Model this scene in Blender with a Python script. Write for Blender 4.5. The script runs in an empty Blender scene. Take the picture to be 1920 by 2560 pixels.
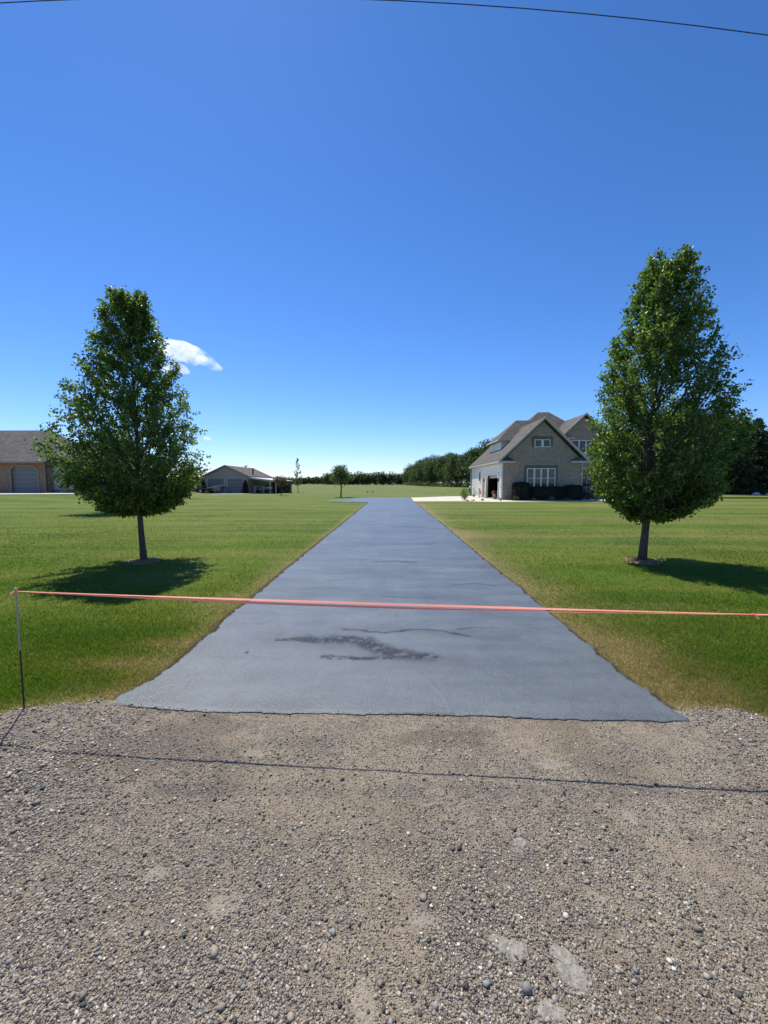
import bpy, math, random
import numpy as np
from mathutils import Vector
rad = math.radians
scene = bpy.context.scene
COL = scene.collection
RNG = np.random.default_rng(7)
random.seed(5)

# ------------------------------------------------------------------ camera facts (used to measure the site)
F, CX, CY, CH = 962.0, 960.0, 1280.0, 1.6
PITCH, YAW = rad(4.28), rad(1.19)
def _ray(px, py):
    a, b = (px-CX)/F, -(py-CY)/F                       # right, up
    y = math.cos(PITCH) + b*math.sin(PITCH)            # forward
    z = -math.sin(PITCH) + b*math.cos(PITCH)
    c, s = math.cos(YAW), math.sin(YAW)
    return Vector((a*c - y*s, a*s + y*c, z))
def G(px, py, h=0.0):                                  # site point on level h seen at a photo pixel
    r = _ray(px, py); t = (h-CH)/r.z
    return (r.x*t, r.y*t)
def P(px, py, Y):                                      # site point in the vertical plane y = Y
    r = _ray(px, py); t = Y/r.y
    return (r.x*t, Y, CH + r.z*t)

# ------------------------------------------------------------------ numpy noise
def _hash(ix, iy, seed):
    n = (ix.astype(np.int64)*374761393 + iy.astype(np.int64)*668265263 + seed*1274126177) & 0x7fffffff
    n = ((n ^ (n >> 13))*1274126177) & 0x7fffffff
    return ((n ^ (n >> 16)) & 0xffff)/65535.0
def vnoise(x, y, seed=0):
    ix, iy = np.floor(x), np.floor(y); fx, fy = x-ix, y-iy
    fx, fy = fx*fx*(3-2*fx), fy*fy*(3-2*fy)
    a, b = _hash(ix, iy, seed), _hash(ix+1, iy, seed)
    c, d = _hash(ix, iy+1, seed), _hash(ix+1, iy+1, seed)
    return (a*(1-fx)+b*fx)*(1-fy) + (c*(1-fx)+d*fx)*fy
def fbm(x, y, seed=0, o=4):
    x = np.asarray(x, float); y = np.asarray(y, float); s = 0; a = .5; t = 0
    for k in range(o):
        s = s + a*vnoise(x*2**k, y*2**k, seed+k*17); t += a; a *= .5
    return s/t
def sstep(a, b, x):
    t = np.clip((x-a)/(b-a), 0, 1); return t*t*(3-2*t)
def seg_dist(x, y, pts):
    d = np.full(np.shape(x), 1e9)
    for (x0, y0), (x1, y1) in zip(pts[:-1], pts[1:]):
        vx, vy = x1-x0, y1-y0
        t = np.clip(((x-x0)*vx+(y-y0)*vy)/(vx*vx+vy*vy+1e-12), 0, 1)
        d = np.minimum(d, np.hypot(x-x0-t*vx, y-y0-t*vy))
    return d

# ------------------------------------------------------------------ object helpers
def tag(o, label=None, cat=None, group=None, kind=None):
    if label: o['label'] = label
    if cat: o['category'] = cat
    if group: o['group'] = group
    if kind: o['kind'] = kind
    return o
def thing(name, loc, label, cat, group=None, rz=0):
    o = bpy.data.objects.new(name, None); COL.objects.link(o)
    o.location = loc; o.rotation_euler = (0, 0, rz); o.empty_display_size = .2
    return tag(o, label, cat, group)
def link_mesh(name, me, mat, parent=None):
    o = bpy.data.objects.new(name, me); COL.objects.link(o)
    if mat: me.materials.append(mat)
    if parent: o.parent = parent
    return o
def np_mesh(name, V, Fc, k, mat, parent=None, smooth=False, attrs=None):
    """V (n,3); Fc (m,k) faces of k corners"""
    me = bpy.data.meshes.new(name)
    V = np.ascontiguousarray(V, np.float32); Fc = np.ascontiguousarray(Fc, np.int32)
    me.vertices.add(len(V)); me.vertices.foreach_set('co', V.ravel())
    m = len(Fc); me.loops.add(m*k); me.loops.foreach_set('vertex_index', Fc.ravel())
    me.polygons.add(m)
    me.polygons.foreach_set('loop_start', np.arange(0, m*k, k, dtype=np.int32))
    me.polygons.foreach_set('loop_total', np.full(m, k, np.int32))
    if smooth: me.polygons.foreach_set('use_smooth', np.ones(m, bool))
    me.update(calc_edges=True)
    for nm, arr in (attrs or {}).items():
        a = me.attributes.new(nm, 'FLOAT', 'POINT'); a.data.foreach_set('value', np.ascontiguousarray(arr, np.float32))
    return link_mesh(name, me, mat, parent)

class MB:
    """collects simple solids in world (or local) metres; org is subtracted at build time"""
    def __init__(s, org=(0, 0, 0)): s.v = []; s.f = []; s.o = Vector(org)
    def add(s, vs, fs):
        n = len(s.v); s.v += [tuple(Vector(v)-s.o) for v in vs]; s.f += [tuple(i+n for i in f) for f in fs]; return s
    def box(s, x0, x1, y0, y1, z0, z1):
        return s.add([(x0,y0,z0),(x1,y0,z0),(x1,y1,z0),(x0,y1,z0),(x0,y0,z1),(x1,y0,z1),(x1,y1,z1),(x0,y1,z1)],
                     [(0,3,2,1),(4,5,6,7),(0,1,5,4),(1,2,6,5),(2,3,7,6),(3,0,4,7)])
    def prism(s, pts, vec):
        n = len(pts); vec = Vector(vec)
        return s.add([Vector(p) for p in pts]+[Vector(p)+vec for p in pts],
                     [tuple(range(n-1,-1,-1)), tuple(range(n, 2*n))]+[(i,(i+1)%n,(i+1)%n+n,i+n) for i in range(n)])
    def slab(s, pts, t): return s.prism(pts, (0, 0, -t))
    def tube(s, pts, rs, n=8, cap=True):
        pts = [Vector(p) for p in pts]; rs = rs if hasattr(rs, '__len__') else [rs]*len(pts)
        V = []; Fc = []
        for i, p in enumerate(pts):
            d = (pts[min(i+1, len(pts)-1)]-pts[max(i-1, 0)]).normalized()
            a = d.cross(Vector((0,0,1)) if abs(d.z) < .9 else Vector((1,0,0))).normalized(); b = d.cross(a)
            for k in range(n):
                t = 2*math.pi*k/n; V.append(p+(a*math.cos(t)+b*math.sin(t))*rs[i])
        for i in range(len(pts)-1):
            for k in range(n):
                Fc.append((i*n+k, i*n+(k+1)%n, (i+1)*n+(k+1)%n, (i+1)*n+k))
        if cap: Fc += [tuple(range(n)), tuple(range((len(pts)-1)*n, len(pts)*n))]
        return s.add(V, Fc)
    def lathe(s, c, prof, n=16, axis='z'):
        V = []; Fc = []; c = Vector(c)
        for r, h in prof:
            for k in range(n):
                t = 2*math.pi*k/n; u, w = r*math.cos(t), r*math.sin(t)
                V.append(c+Vector({'z': (u, w, h), 'x': (h, u, w), 'y': (u, h, w)}[axis]))
        for i in range(len(prof)-1):
            for k in range(n): Fc.append((i*n+k, i*n+(k+1)%n, (i+1)*n+(k+1)%n, (i+1)*n+k))
        Fc += [tuple(range(n)), tuple(range((len(prof)-1)*n, len(prof)*n))]
        return s.add(V, Fc)
    def build(s, name, mat, parent=None, smooth=False, bevel=0):
        me = bpy.data.meshes.new(name); me.from_pydata(s.v, [], s.f); me.validate()
        import bmesh
        bm = bmesh.new(); bm.from_mesh(me); bmesh.ops.recalc_face_normals(bm, faces=bm.faces)
        if bevel:
            bmesh.ops.bevel(bm, geom=[e for e in bm.edges if e.is_manifold and e.calc_face_angle(0) > .6], offset=bevel, segments=2, affect='EDGES')
        bm.to_mesh(me); bm.free()
        if smooth:
            for p in me.polygons: p.use_smooth = True
        return link_mesh(name, me, mat, parent)

# ------------------------------------------------------------------ materials
class NT:
    def __init__(s, name):
        s.m = bpy.data.materials.new(name); s.m.use_nodes = True; s.t = s.m.node_tree; s.n = s.t.nodes
        s.b = s.n['Principled BSDF']; s.out = s.n['Material Output']
    def new(s, typ, **kw):
        n = s.n.new(typ)
        for k, v in kw.items():
            if k.startswith('_'): setattr(n, k[1:], v)
            else:
                nm = k.replace('__', ' '); 
                if isinstance(v, bpy.types.NodeSocket): s.t.links.new(v, n.inputs[nm])
                else: n.inputs[nm].default_value = v
        return n
    def link(s, a, b): s.t.links.new(a, b)
    def coord(s, which='Object', scale=(1,1,1), rot=(0,0,0)):
        c = s.new('ShaderNodeTexCoord'); m = s.new('ShaderNodeMapping', Vector=c.outputs[which])
        m.inputs['Scale'].default_value = scale; m.inputs['Rotation'].default_value = rot
        return m.outputs[0]
    def noise(s, vec, scale, detail=4, rough=.55):
        return s.new('ShaderNodeTexNoise', Vector=vec, Scale=scale, Detail=detail, Roughness=rough).outputs['Fac']
    def ramp(s, fac, stops, interp='LINEAR'):
        r = s.new('ShaderNodeValToRGB', Fac=fac); r.color_ramp.interpolation = interp
        e = r.color_ramp.elements
        while len(e) < len(stops): e.new(.5)
        for el, (p, c) in zip(e, stops):
            el.position = p; el.color = (c if hasattr(c, '__len__') else (c, c, c)) + ((1,) if hasattr(c, '__len__') else (1,))
        return r.outputs['Color']
    def mix(s, fac, a, b, mode='MIX'):
        n = s.n.new('ShaderNodeMix'); n.data_type = 'RGBA'; n.blend_type = mode
        for sock, v in ((n.inputs[0], fac), (n.inputs[6], a), (n.inputs[7], b)):
            if isinstance(v, bpy.types.NodeSocket): s.t.links.new(v, sock)
            elif hasattr(v, '__len__'): sock.default_value = tuple(v)+(1,)
            else: sock.default_value = v
        return n.outputs[2]
    def math(s, op, a, b=0.0, clamp=False):
        n = s.n.new('ShaderNodeMath'); n.operation = op; n.use_clamp = clamp
        for sock, v in ((n.inputs[0], a), (n.inputs[1], b)):
            if isinstance(v, bpy.types.NodeSocket): s.t.links.new(v, sock)
            else: sock.default_value = v
        return n.outputs[0]
    def attr(s, name): return s.new('ShaderNodeAttribute', _attribute_name=name).outputs['Fac']
    def bump(s, h, strength=.3, dist=.02, prev=None):
        n = s.new('ShaderNodeBump', Height=h, Strength=strength, Distance=dist)
        if prev is not None: s.link(prev, n.inputs['Normal'])
        return n.outputs[0]
    def set(s, **kw):
        for k, v in kw.items():
            sock = s.b.inputs[k.replace('__', ' ')]
            if isinstance(v, bpy.types.NodeSocket): s.link(v, sock)
            elif hasattr(v, '__len__') and len(v) == 3 and k == 'Base__Color': sock.default_value = tuple(v)+(1,)
            else: sock.default_value = v
        return s.m
def simple(name, col, rough=.6, metal=0, var=.15, scale=6, spec=.5, bump=0):
    t = NT(name); v = t.coord()
    n = t.noise(v, scale, 4)
    lo = tuple(c*(1-var) for c in col); hi = tuple(min(1, c*(1+var)) for c in col)
    c = t.ramp(n, [(.3, lo), (.7, hi)])
    t.set(Base__Color=c, Roughness=rough, Metallic=metal, Specular__IOR__Level=spec)
    if bump: t.link(t.bump(n, bump, .01), t.b.inputs['Normal'])
    return t.m
def foliage(name, lo, hi, rough=.4, trans=.3, tcol=None, spec=.5, scale=1.2):
    t = NT(name)
    a = t.attr('rnd'); v = t.coord()
    n = t.noise(v, scale, 2)
    f = t.math('ADD', t.math('MULTIPLY', a, .55), t.math('MULTIPLY', n, .45))
    c = t.ramp(f, [(.25, lo), (.75, hi)])
    t.set(Base__Color=c, Roughness=rough, Specular__IOR__Level=spec)
    tc = t.mix(1.0, c, tcol or (1.6, 1.9, .6), 'MULTIPLY')
    tr = t.new('ShaderNodeBsdfTranslucent', Color=tc)
    mx = t.new('ShaderNodeMixShader', Fac=trans)
    t.link(t.b.outputs[0], mx.inputs[1]); t.link(tr.outputs[0], mx.inputs[2]); t.link(mx.outputs[0], t.out.inputs['Surface'])
    return t.m

def lawn_colour(t, dry, rnd=None):
    """shared lawn colour: green <-> straw, by attribute 'dry' plus slow noise and mower passes"""
    geo = t.new('ShaderNodeNewGeometry').outputs['Position']
    m = t.new('ShaderNodeMapping', Vector=geo); m.inputs['Scale'].default_value = (1, 1, 1)
    pos = m.outputs[0]
    slow = t.noise(pos, .35, 4, .6)
    fine = t.noise(pos, 5, 3)
    mp = t.new('ShaderNodeMapping', Vector=geo); mp.inputs['Scale'].default_value = (.06, .8, 1); mp.inputs['Rotation'].default_value = (0, 0, rad(4))
    band = t.noise(mp.outputs[0], 1.0, 3, .6)
    g = t.ramp(slow, [(.3, (.056, .102, .010)), (.7, (.098, .155, .015))])
    g = t.mix(t.math('MULTIPLY', t.ramp(band, [(.42, 0.), (.60, 1.)]), .55), g, (.175, .185, .036))
    if rnd is not None:
        g = t.mix(t.math('MULTIPLY', rnd, .45), g, (.10, .20, .018))
    d = t.math('ADD', dry, t.math('MULTIPLY', t.math('SUBTRACT', fine, .5), .55), True)
    if rnd is not None: d = t.math('ADD', d, t.math('MULTIPLY', t.math('SUBTRACT', rnd, .5), .3), True)
    d = t.ramp(d, [(.1, 0.), (.9, 1.)])
    c = t.mix(d, g, (.235, .190, .088))
    return c, fine
def make_lawn():
    t = NT('lawn'); c, fine = lawn_colour(t, t.attr('dry'))
    geo = t.new('ShaderNodeNewGeometry').outputs['Position']
    cd = t.noise(geo, 40, 4, .7)
    c = t.mix(.55, c, t.ramp(cd, [(.3, (.55,.55,.55)), (.7, (1.35,1.35,1.35))]), 'MULTIPLY')
    far = t.attr('field')
    fn = t.noise(geo, .06, 5, .65)
    fc = t.ramp(fn, [(.3, (.080, .125, .026)), (.7, (.15, .17, .05))])
    c = t.mix(far, c, fc)
    c = t.mix(t.attr('soil'), c, (.045, .03, .018))
    t.set(Base__Color=c, Roughness=.85, Specular__IOR__Level=.15)
    t.link(t.bump(cd, .7, .05), t.b.inputs['Normal'])
    return t.m
def make_blade():
    t = NT('grass_blade'); c, _ = lawn_colour(t, t.attr('dry'), t.attr('rnd'))
    c = t.mix(1.0, c, (1.12, 1.12, 1.12), 'MULTIPLY')
    t.set(Base__Color=c, Roughness=.5, Specular__IOR__Level=.25)
    tr = t.new('ShaderNodeBsdfTranslucent', Color=t.mix(1.0, c, (1.45, 1.55, .7), 'MULTIPLY'))
    mx = t.new('ShaderNodeMixShader', Fac=.45)
    t.link(t.b.outputs[0], mx.inputs[1]); t.link(tr.outputs[0], mx.inputs[2]); t.link(mx.outputs[0], t.out.inputs['Surface'])
    return t.m
def make_gravel():
    t = NT('gravel_bed'); v = t.coord()
    wob = t.new('ShaderNodeVectorMath', _operation='ADD'); t.link(v, wob.inputs[0])
    nn = t.new('ShaderNodeTexNoise', Vector=v, Scale=60.0, Detail=2.0); sc = t.new('ShaderNodeVectorMath', _operation='SCALE'); t.link(nn.outputs['Color'], sc.inputs[0]); sc.inputs['Scale'].default_value = .006
    t.link(sc.outputs[0], wob.inputs[1]); v2 = wob.outputs[0]
    vo = t.new('ShaderNodeTexVoronoi', Vector=v2, Scale=95.0); vs = t.new('ShaderNodeTexVoronoi', Vector=v2, Scale=230.0)
    sep = t.new('ShaderNodeSeparateColor', Color=vo.outputs['Color']); seps = t.new('ShaderNodeSeparateColor', Color=vs.outputs['Color'])
    matrix = t.ramp(t.noise(v, 16, 7, .72), [(.36, (.19, .160, .122)), (.66, (.36, .308, .235))])
    stone = t.ramp(sep.outputs[0], [(0, (.07, .062, .058)), (.25, (.15, .132, .115)), (.55, (.23, .20, .165)), (.8, (.31, .275, .225)), (1, (.46, .43, .37))])
    ss = t.ramp(seps.outputs[0], [(0, (.085, .075, .068)), (.5, (.21, .18, .145)), (1, (.40, .36, .30))])
    c = t.mix(t.ramp(vs.outputs['Distance'], [(.35, .8), (.6, 0.)]), matrix, ss)
    keep = t.math('GREATER_THAN', sep.outputs[1], .45)
    mask = t.math('MULTIPLY', keep, t.ramp(vo.outputs['Distance'], [(.36, 1.), (.5, 0.)]))
    c = t.mix(mask, c, stone)
    c = t.mix(.8, c, t.ramp(t.noise(v, 3.2, 6, .7), [(.32, (.72,.72,.74)), (.68, (1.2,1.19,1.16))]), 'MULTIPLY')
    void_specks = t.new('ShaderNodeTexVoronoi', Vector=v2, Scale=55.0); hs_ = t.new('ShaderNodeSeparateColor', Color=void_specks.outputs['Color'])
    c = t.mix(t.math('MULTIPLY', t.ramp(void_specks.outputs['Distance'], [(.16, 1.), (.26, 0.)]), t.math('GREATER_THAN', hs_.outputs[0], .62)), c, (.07, .062, .055))  # dark specks put the shade of voids into the colour, no relief
    sand = t.attr('sand'); pale = t.attr('pale'); dark = t.attr('dark')
    c = t.mix(t.math('MULTIPLY', sand, .42), c, (.33, .26, .185))
    pc = t.mix(.4, (.31, .295, .265), ss)
    c = t.mix(t.math('MULTIPLY', pale, .7), c, pc)
    c = t.mix(t.math('MULTIPLY', dark, .55), c, (.12, .095, .075))
    t.set(Base__Color=c, Roughness=.85, Specular__IOR__Level=.25)
    h = t.math('ADD', t.math('MULTIPLY', t.math('MULTIPLY', mask, t.math('SUBTRACT', .6, vo.outputs['Distance'])), 1.6), t.math('MULTIPLY', t.math('SUBTRACT', .6, vs.outputs['Distance']), .5))
    h = t.math('MULTIPLY', h, t.math('SUBTRACT', 1.0, t.math('MULTIPLY', pale, .75)))
    t.link(t.bump(h, 1.0, .011), t.b.inputs['Normal'])
    return t.m
def make_pebble():
    t = NT('pebbles'); a = t.attr('rnd'); v = t.coord()
    c = t.ramp(a, [(0, (.03, .027, .026)), (.15, (.075, .068, .062)), (.35, (.19, .163, .13)), (.55, (.27, .225, .175)), (.7, (.37, .325, .26)), (.83, (.18, .182, .18)), (.95, (.42, .385, .33)), (1, (.62, .585, .52))])
    c = t.mix(.4, c, t.ramp(t.noise(v, 150, 3), [(.3, (.7,.7,.7)), (.7, (1.25,1.25,1.25))]), 'MULTIPLY')
    t.set(Base__Color=c, Roughness=.7, Specular__IOR__Level=.35); return t.m
def make_asphalt():
    t = NT('sealed_asphalt'); v = t.coord()
    big = t.noise(v, .8, 6, .68); mid = t.noise(v, 3.0, 5, .65); fine = t.noise(v, 120, 3, .6); gr = t.noise(v, 60, 4, .7)
    c = t.ramp(big, [(.3, (.064, .080, .096)), (.7, (.104, .126, .148))])
    c = t.mix(.5, c, t.ramp(mid, [(.3, (.87,.87,.88)), (.7, (1.1,1.1,1.09))]), 'MULTIPLY')
    c = t.mix(.35, c, t.ramp(fine, [(.3, (.6,.6,.6)), (.7, (1.35,1.35,1.35))]), 'MULTIPLY')
    mq = t.new('ShaderNodeMapping', Vector=v); mq.inputs['Scale'].default_value = (.35, 2.2, 1); mq.inputs['Rotation'].default_value = (0, 0, .12)
    sweep = t.noise(mq.outputs[0], 1.6, 6, .72)
    c = t.mix(.75, c, t.ramp(sweep, [(.32, (.78,.79,.80)), (.68, (1.18,1.18,1.17))]), 'MULTIPLY')
    dust = t.ramp(t.noise(v, 14, 6, .75), [(.52, 0.), (.72, 1.)])
    c = t.mix(t.math('MULTIPLY', dust, .16), c, (.22, .21, .19))
    st = t.attr('stain'); halo = t.attr('halo'); lt = t.attr('seam')
    grain = t.ramp(gr, [(.40, 0.), (.52, 1.)])
    c = t.mix(t.math('MULTIPLY', halo, .62), c, (.040, .043, .047))
    s2 = t.math('MULTIPLY', st, t.math('ADD', t.math('MULTIPLY', grain, .65), .42), True)
    c = t.mix(s2, c, (.010, .011, .016))
    c = t.mix(t.math('MULTIPLY', lt, .18), c, (.17, .19, .22))
    vor = t.new('ShaderNodeTexVoronoi', _feature='DISTANCE_TO_EDGE', Vector=t.new('ShaderNodeVectorMath', _operation='ADD').outputs[0], Scale=1.1)
    va = vor.inputs['Vector'].links[0].from_node; t.link(v, va.inputs[0])
    nz = t.new('ShaderNodeTexNoise', Vector=v, Scale=3.0, Detail=5.0); s3 = t.new('ShaderNodeVectorMath', _operation='SCALE'); t.link(nz.outputs['Color'], s3.inputs[0]); s3.inputs['Scale'].default_value = .5; t.link(s3.outputs[0], va.inputs[1])
    cr = t.math('MULTIPLY', t.ramp(vor.outputs['Distance'], [(.0, 1.), (.006, 0.)]), t.ramp(t.noise(v, .9, 2), [(.5, 0.), (.6, 1.)]))
    c = t.mix(t.math('MULTIPLY', cr, .5), c, (.025, .028, .033))
    spk = t.new('ShaderNodeTexVoronoi', Vector=v, Scale=9.0); se = t.new('ShaderNodeSeparateColor', Color=spk.outputs['Color'])
    pit = t.math('MULTIPLY', t.ramp(spk.outputs['Distance'], [(.05, 1.), (.08, 0.)]), t.math('GREATER_THAN', se.outputs[0], .72))
    c = t.mix(pit, c, (.035, .035, .035))
    c = t.mix(t.attr('tar'), c, (.02, .022, .027))
    r = t.math('ADD', .42, t.math('ADD', t.math('MULTIPLY', t.math('SUBTRACT', mid, .5), .22), t.math('MULTIPLY', t.math('SUBTRACT', sweep, .5), .25)))
    t.set(Base__Color=c, Roughness=r, Specular__IOR__Level=t.math('SUBTRACT', .6, t.math('MULTIPLY', s2, .42)))
    h = t.math('ADD', t.math('ADD', t.math('MULTIPLY', fine, .5), t.math('MULTIPLY', gr, .7)), t.math('MULTIPLY', lt, .22))
    n1 = t.bump(h, .8, .006); n2 = t.bump(mid, .12, .03, n1)
    t.link(n2, t.b.inputs['Normal']); return t.m
def make_brick(name, c1, c2, mortar, sc=1.0):
    t = NT(name); tc = t.new('ShaderNodeTexCoord').outputs['Object']
    sp = t.new('ShaderNodeSeparateXYZ', Vector=tc)
    cb = t.new('ShaderNodeCombineXYZ', X=t.math('ADD', sp.outputs[0], sp.outputs[1]), Y=sp.outputs[2], Z=0.0)
    b = t.new('ShaderNodeTexBrick', Vector=cb.outputs[0], Scale=1.0, Mortar__Size=.008, Brick__Width=.22*sc, Row__Height=.075*sc, Bias=0.0, Color1=c1+(1,), Color2=c2+(1,), Mortar=mortar+(1,))
    mp = t.new('ShaderNodeMapping', Vector=cb.outputs[0]); mp.inputs['Scale'].default_value = (3.2, 9, 1)
    n = t.noise(mp.outputs[0], 1.3, 4, .75)
    c = t.mix(.9, b.outputs['Color'], t.ramp(n, [(.3, (.55,.55,.56)), (.7, (1.45,1.42,1.38))]), 'MULTIPLY')
    t.set(Base__Color=c, Roughness=.9); t.link(t.bump(b.outputs['Fac'], -.6, .01), t.b.inputs['Normal']); return t.m
def make_siding(name, col, pitch=.2):
    t = NT(name); tc = t.new('ShaderNodeTexCoord').outputs['Object']
    z = t.new('ShaderNodeSeparateXYZ', Vector=tc).outputs[2]
    f = t.math('FRACT', t.math('DIVIDE', z, pitch))
    line = t.ramp(f, [(0, .62), (.14, .75), (.2, 1.), (1, .95)])
    c = t.mix(1.0, col, line, 'MULTIPLY')
    c = t.mix(.3, c, t.ramp(t.noise(tc, 1.2, 4), [(.3, (.85,.85,.85)), (.7, (1.05,1.05,1.05))]), 'MULTIPLY')
    t.set(Base__Color=c, Roughness=.55); t.link(t.bump(f, -.5, .02), t.b.inputs['Normal']); return t.m
def make_shingle(name, c1, c2):
    t = NT(name); tc = t.new('ShaderNodeTexCoord').outputs['Object']
    sp = t.new('ShaderNodeSeparateXYZ', Vector=tc)
    cb = t.new('ShaderNodeCombineXYZ', X=t.math('ADD', sp.outputs[0], sp.outputs[1]), Y=t.math('MULTIPLY', sp.outputs[2], 1.4), Z=0.0)
    b = t.new('ShaderNodeTexBrick', Vector=cb.outputs[0], Scale=1.0, Mortar__Size=.006, Brick__Width=.33, Row__Height=.16, Color1=c1+(1,), Color2=c2+(1,), Mortar=tuple(c*.5 for c in c1)+(1,))
    c = t.mix(.8, b.outputs['Color'], t.ramp(t.noise(tc, 1.6, 5, .7), [(.3, (.72,.72,.72)), (.7, (1.25,1.25,1.25))]), 'MULTIPLY')
    t.set(Base__Color=c, Roughness=.95, Specular__IOR__Level=.2); t.link(t.bump(b.outputs['Fac'], -.5, .01), t.b.inputs['Normal']); return t.m
def make_glass():
    t = NT('window_glass'); v = t.coord(scale=(1,1,1))
    c = t.ramp(t.noise(v, .9, 2), [(.4, (.012, .018, .026)), (.65, (.035, .05, .07))])
    t.set(Base__Color=c, Roughness=.03, Specular__IOR__Level=.5); return t.m
def make_bark(name, lo, hi):
    t = NT(name); v = t.coord(scale=(1, 1, .18)); n = t.noise(v, 40, 5, .7)
    t.set(Base__Color=t.ramp(n, [(.35, lo), (.65, hi)]), Roughness=.9); t.link(t.bump(n, .8, .02), t.b.inputs['Normal']); return t.m

M = dict(
    lawn=make_lawn(), blade=make_blade(), gravel=make_gravel(), pebble=make_pebble(), asphalt=make_asphalt(),
    brick=make_brick('tan_brick', (.21,.177,.138), (.325,.278,.222), (.35,.32,.27)),
    brick2=make_brick('red_brown_brick', (.16,.09,.06), (.29,.195,.135), (.29,.255,.21)),
    brick_trim=simple('brick_trim', (.15,.125,.105), .9, var=.3, scale=14),
    siding=make_siding('white_siding', (.78,.75,.68)), siding2=make_siding('grey_siding', (.42,.44,.46), .15), siding3=make_siding('taupe_siding', (.35,.325,.295), .2),
    shingle=make_shingle('shingles', (.098,.090,.082), (.148,.137,.124)), shingle2=make_shingle('grey_shingles', (.10,.094,.09), (.15,.142,.135)),
    white=simple('white_paint', (.66,.65,.61), .45, var=.05), cream=simple('cream_trim', (.46,.43,.37), .5, var=.06),
    glass=make_glass(), concrete=simple('concrete', (.52,.475,.40), .85, var=.14, scale=1.5, bump=.2),
    stones=simple('pale_stones', (.56,.50,.41), .9, var=.35, scale=16, bump=.6),
    dark=simple('dark_interior', (.035,.035,.037), .8), doorgrey=make_siding('garage_door_grey', (.17,.18,.20), .5), tandoor=simple('tan_door', (.30,.22,.16), .6),
    black=simple('black_metal', (.015,.015,.017), .35, var=.2), silver=simple('brushed_lid', (.45,.45,.46), .3, 1.0),
    bark=make_bark('bark', (.045,.038,.031), (.125,.105,.088)), bark2=make_bark('far_bark', (.06,.05,.04), (.12,.10,.08)),
    leaf=foliage('pear_leaves', (.046,.088,.018), (.165,.235,.06), .38, .46, (1.5, 1.75, .5), .38),
    leaf_dark=foliage('dark_leaves', (.014,.034,.008), (.034,.066,.014), .45, .2),
    wood_leaf=foliage('wood_leaves', (.032,.062,.016), (.075,.120,.030), .6, .25, scale=.25),
    wood_leaf2=foliage('bluish_leaves', (.040,.070,.026), (.072,.110,.040), .6, .22, scale=.25),  # bluish tone also paints in slight haze on the far tree lines
    conifer=foliage('needles', (.018,.040,.014), (.045,.080,.026), .6, .15, scale=.6),
    yellow_leaf=foliage('yellow_leaves', (.14,.14,.02), (.36,.29,.04), .5, .35),
    crab_leaf=foliage('reddish_leaves', (.09,.055,.035), (.20,.15,.075), .5, .3, (1.3, 1.3, .8)),
    sparse_leaf=foliage('pale_leaves', (.07,.10,.035), (.13,.16,.06), .5, .3),
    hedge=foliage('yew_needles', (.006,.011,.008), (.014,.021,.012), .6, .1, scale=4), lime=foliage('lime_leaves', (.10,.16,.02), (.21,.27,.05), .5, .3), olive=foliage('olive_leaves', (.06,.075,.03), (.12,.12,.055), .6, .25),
    pink=foliage('pink_petals', (.42,.10,.12), (.60,.26,.22), .6, .3, (1.2,1,1)), maroon=foliage('maroon_leaves', (.09,.03,.045), (.22,.10,.13), .6, .3, (1.2,1,1)),
    chips=simple('wood_chips', (.34,.24,.15), .9, var=.45, scale=30, bump=.6),
    rust=simple('rusty_steel', (.045,.026,.018), .75, var=.4, scale=40), steel=simple('weathered_steel', (.36,.35,.29), .5, .2, var=.3, scale=30),
    rubber=simple('rubber', (.016,.016,.017), .8), plank=simple('stained_planks', (.34,.17,.09), .8, var=.3, scale=5), wood=simple('pale_timber', (.46,.42,.34), .75, var=.15),
    pot=simple('tan_pot', (.42,.33,.24), .8), metalroof=simple('metal_roof', (.50,.46,.44), .45, .3), boat=simple('pale_boat_cover', (.30,.31,.27), .6), boulder=simple('boulder', (.52,.50,.46), .9, var=.25, scale=4, bump=.5),
    flat=simple('worn_stone', (.225,.21,.18), .9, var=.42, scale=75, bump=.9), wire=simple('cable', (.03,.03,.035), .6), dark_strip=simple('dark_matte', (.022,.023,.022), 1.0, scale=2, spec=0),
)
def make_tape():
    t = NT('survey_tape'); v = t.coord()
    t.set(Base__Color=t.ramp(t.noise(v, 12, 2), [(.3, (1., .28, .20)), (.7, (1., .38, .28))]), Roughness=.3, Specular__IOR__Level=.6)
    tr = t.new('ShaderNodeBsdfTranslucent', Color=(1., .42, .34, 1)); mx = t.new('ShaderNodeMixShader', Fac=.62)
    t.link(t.b.outputs[0], mx.inputs[1]); t.link(tr.outputs[0], mx.inputs[2]); t.link(mx.outputs[0], t.out.inputs['Surface']); return t.m
M['tape'] = make_tape()

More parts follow.
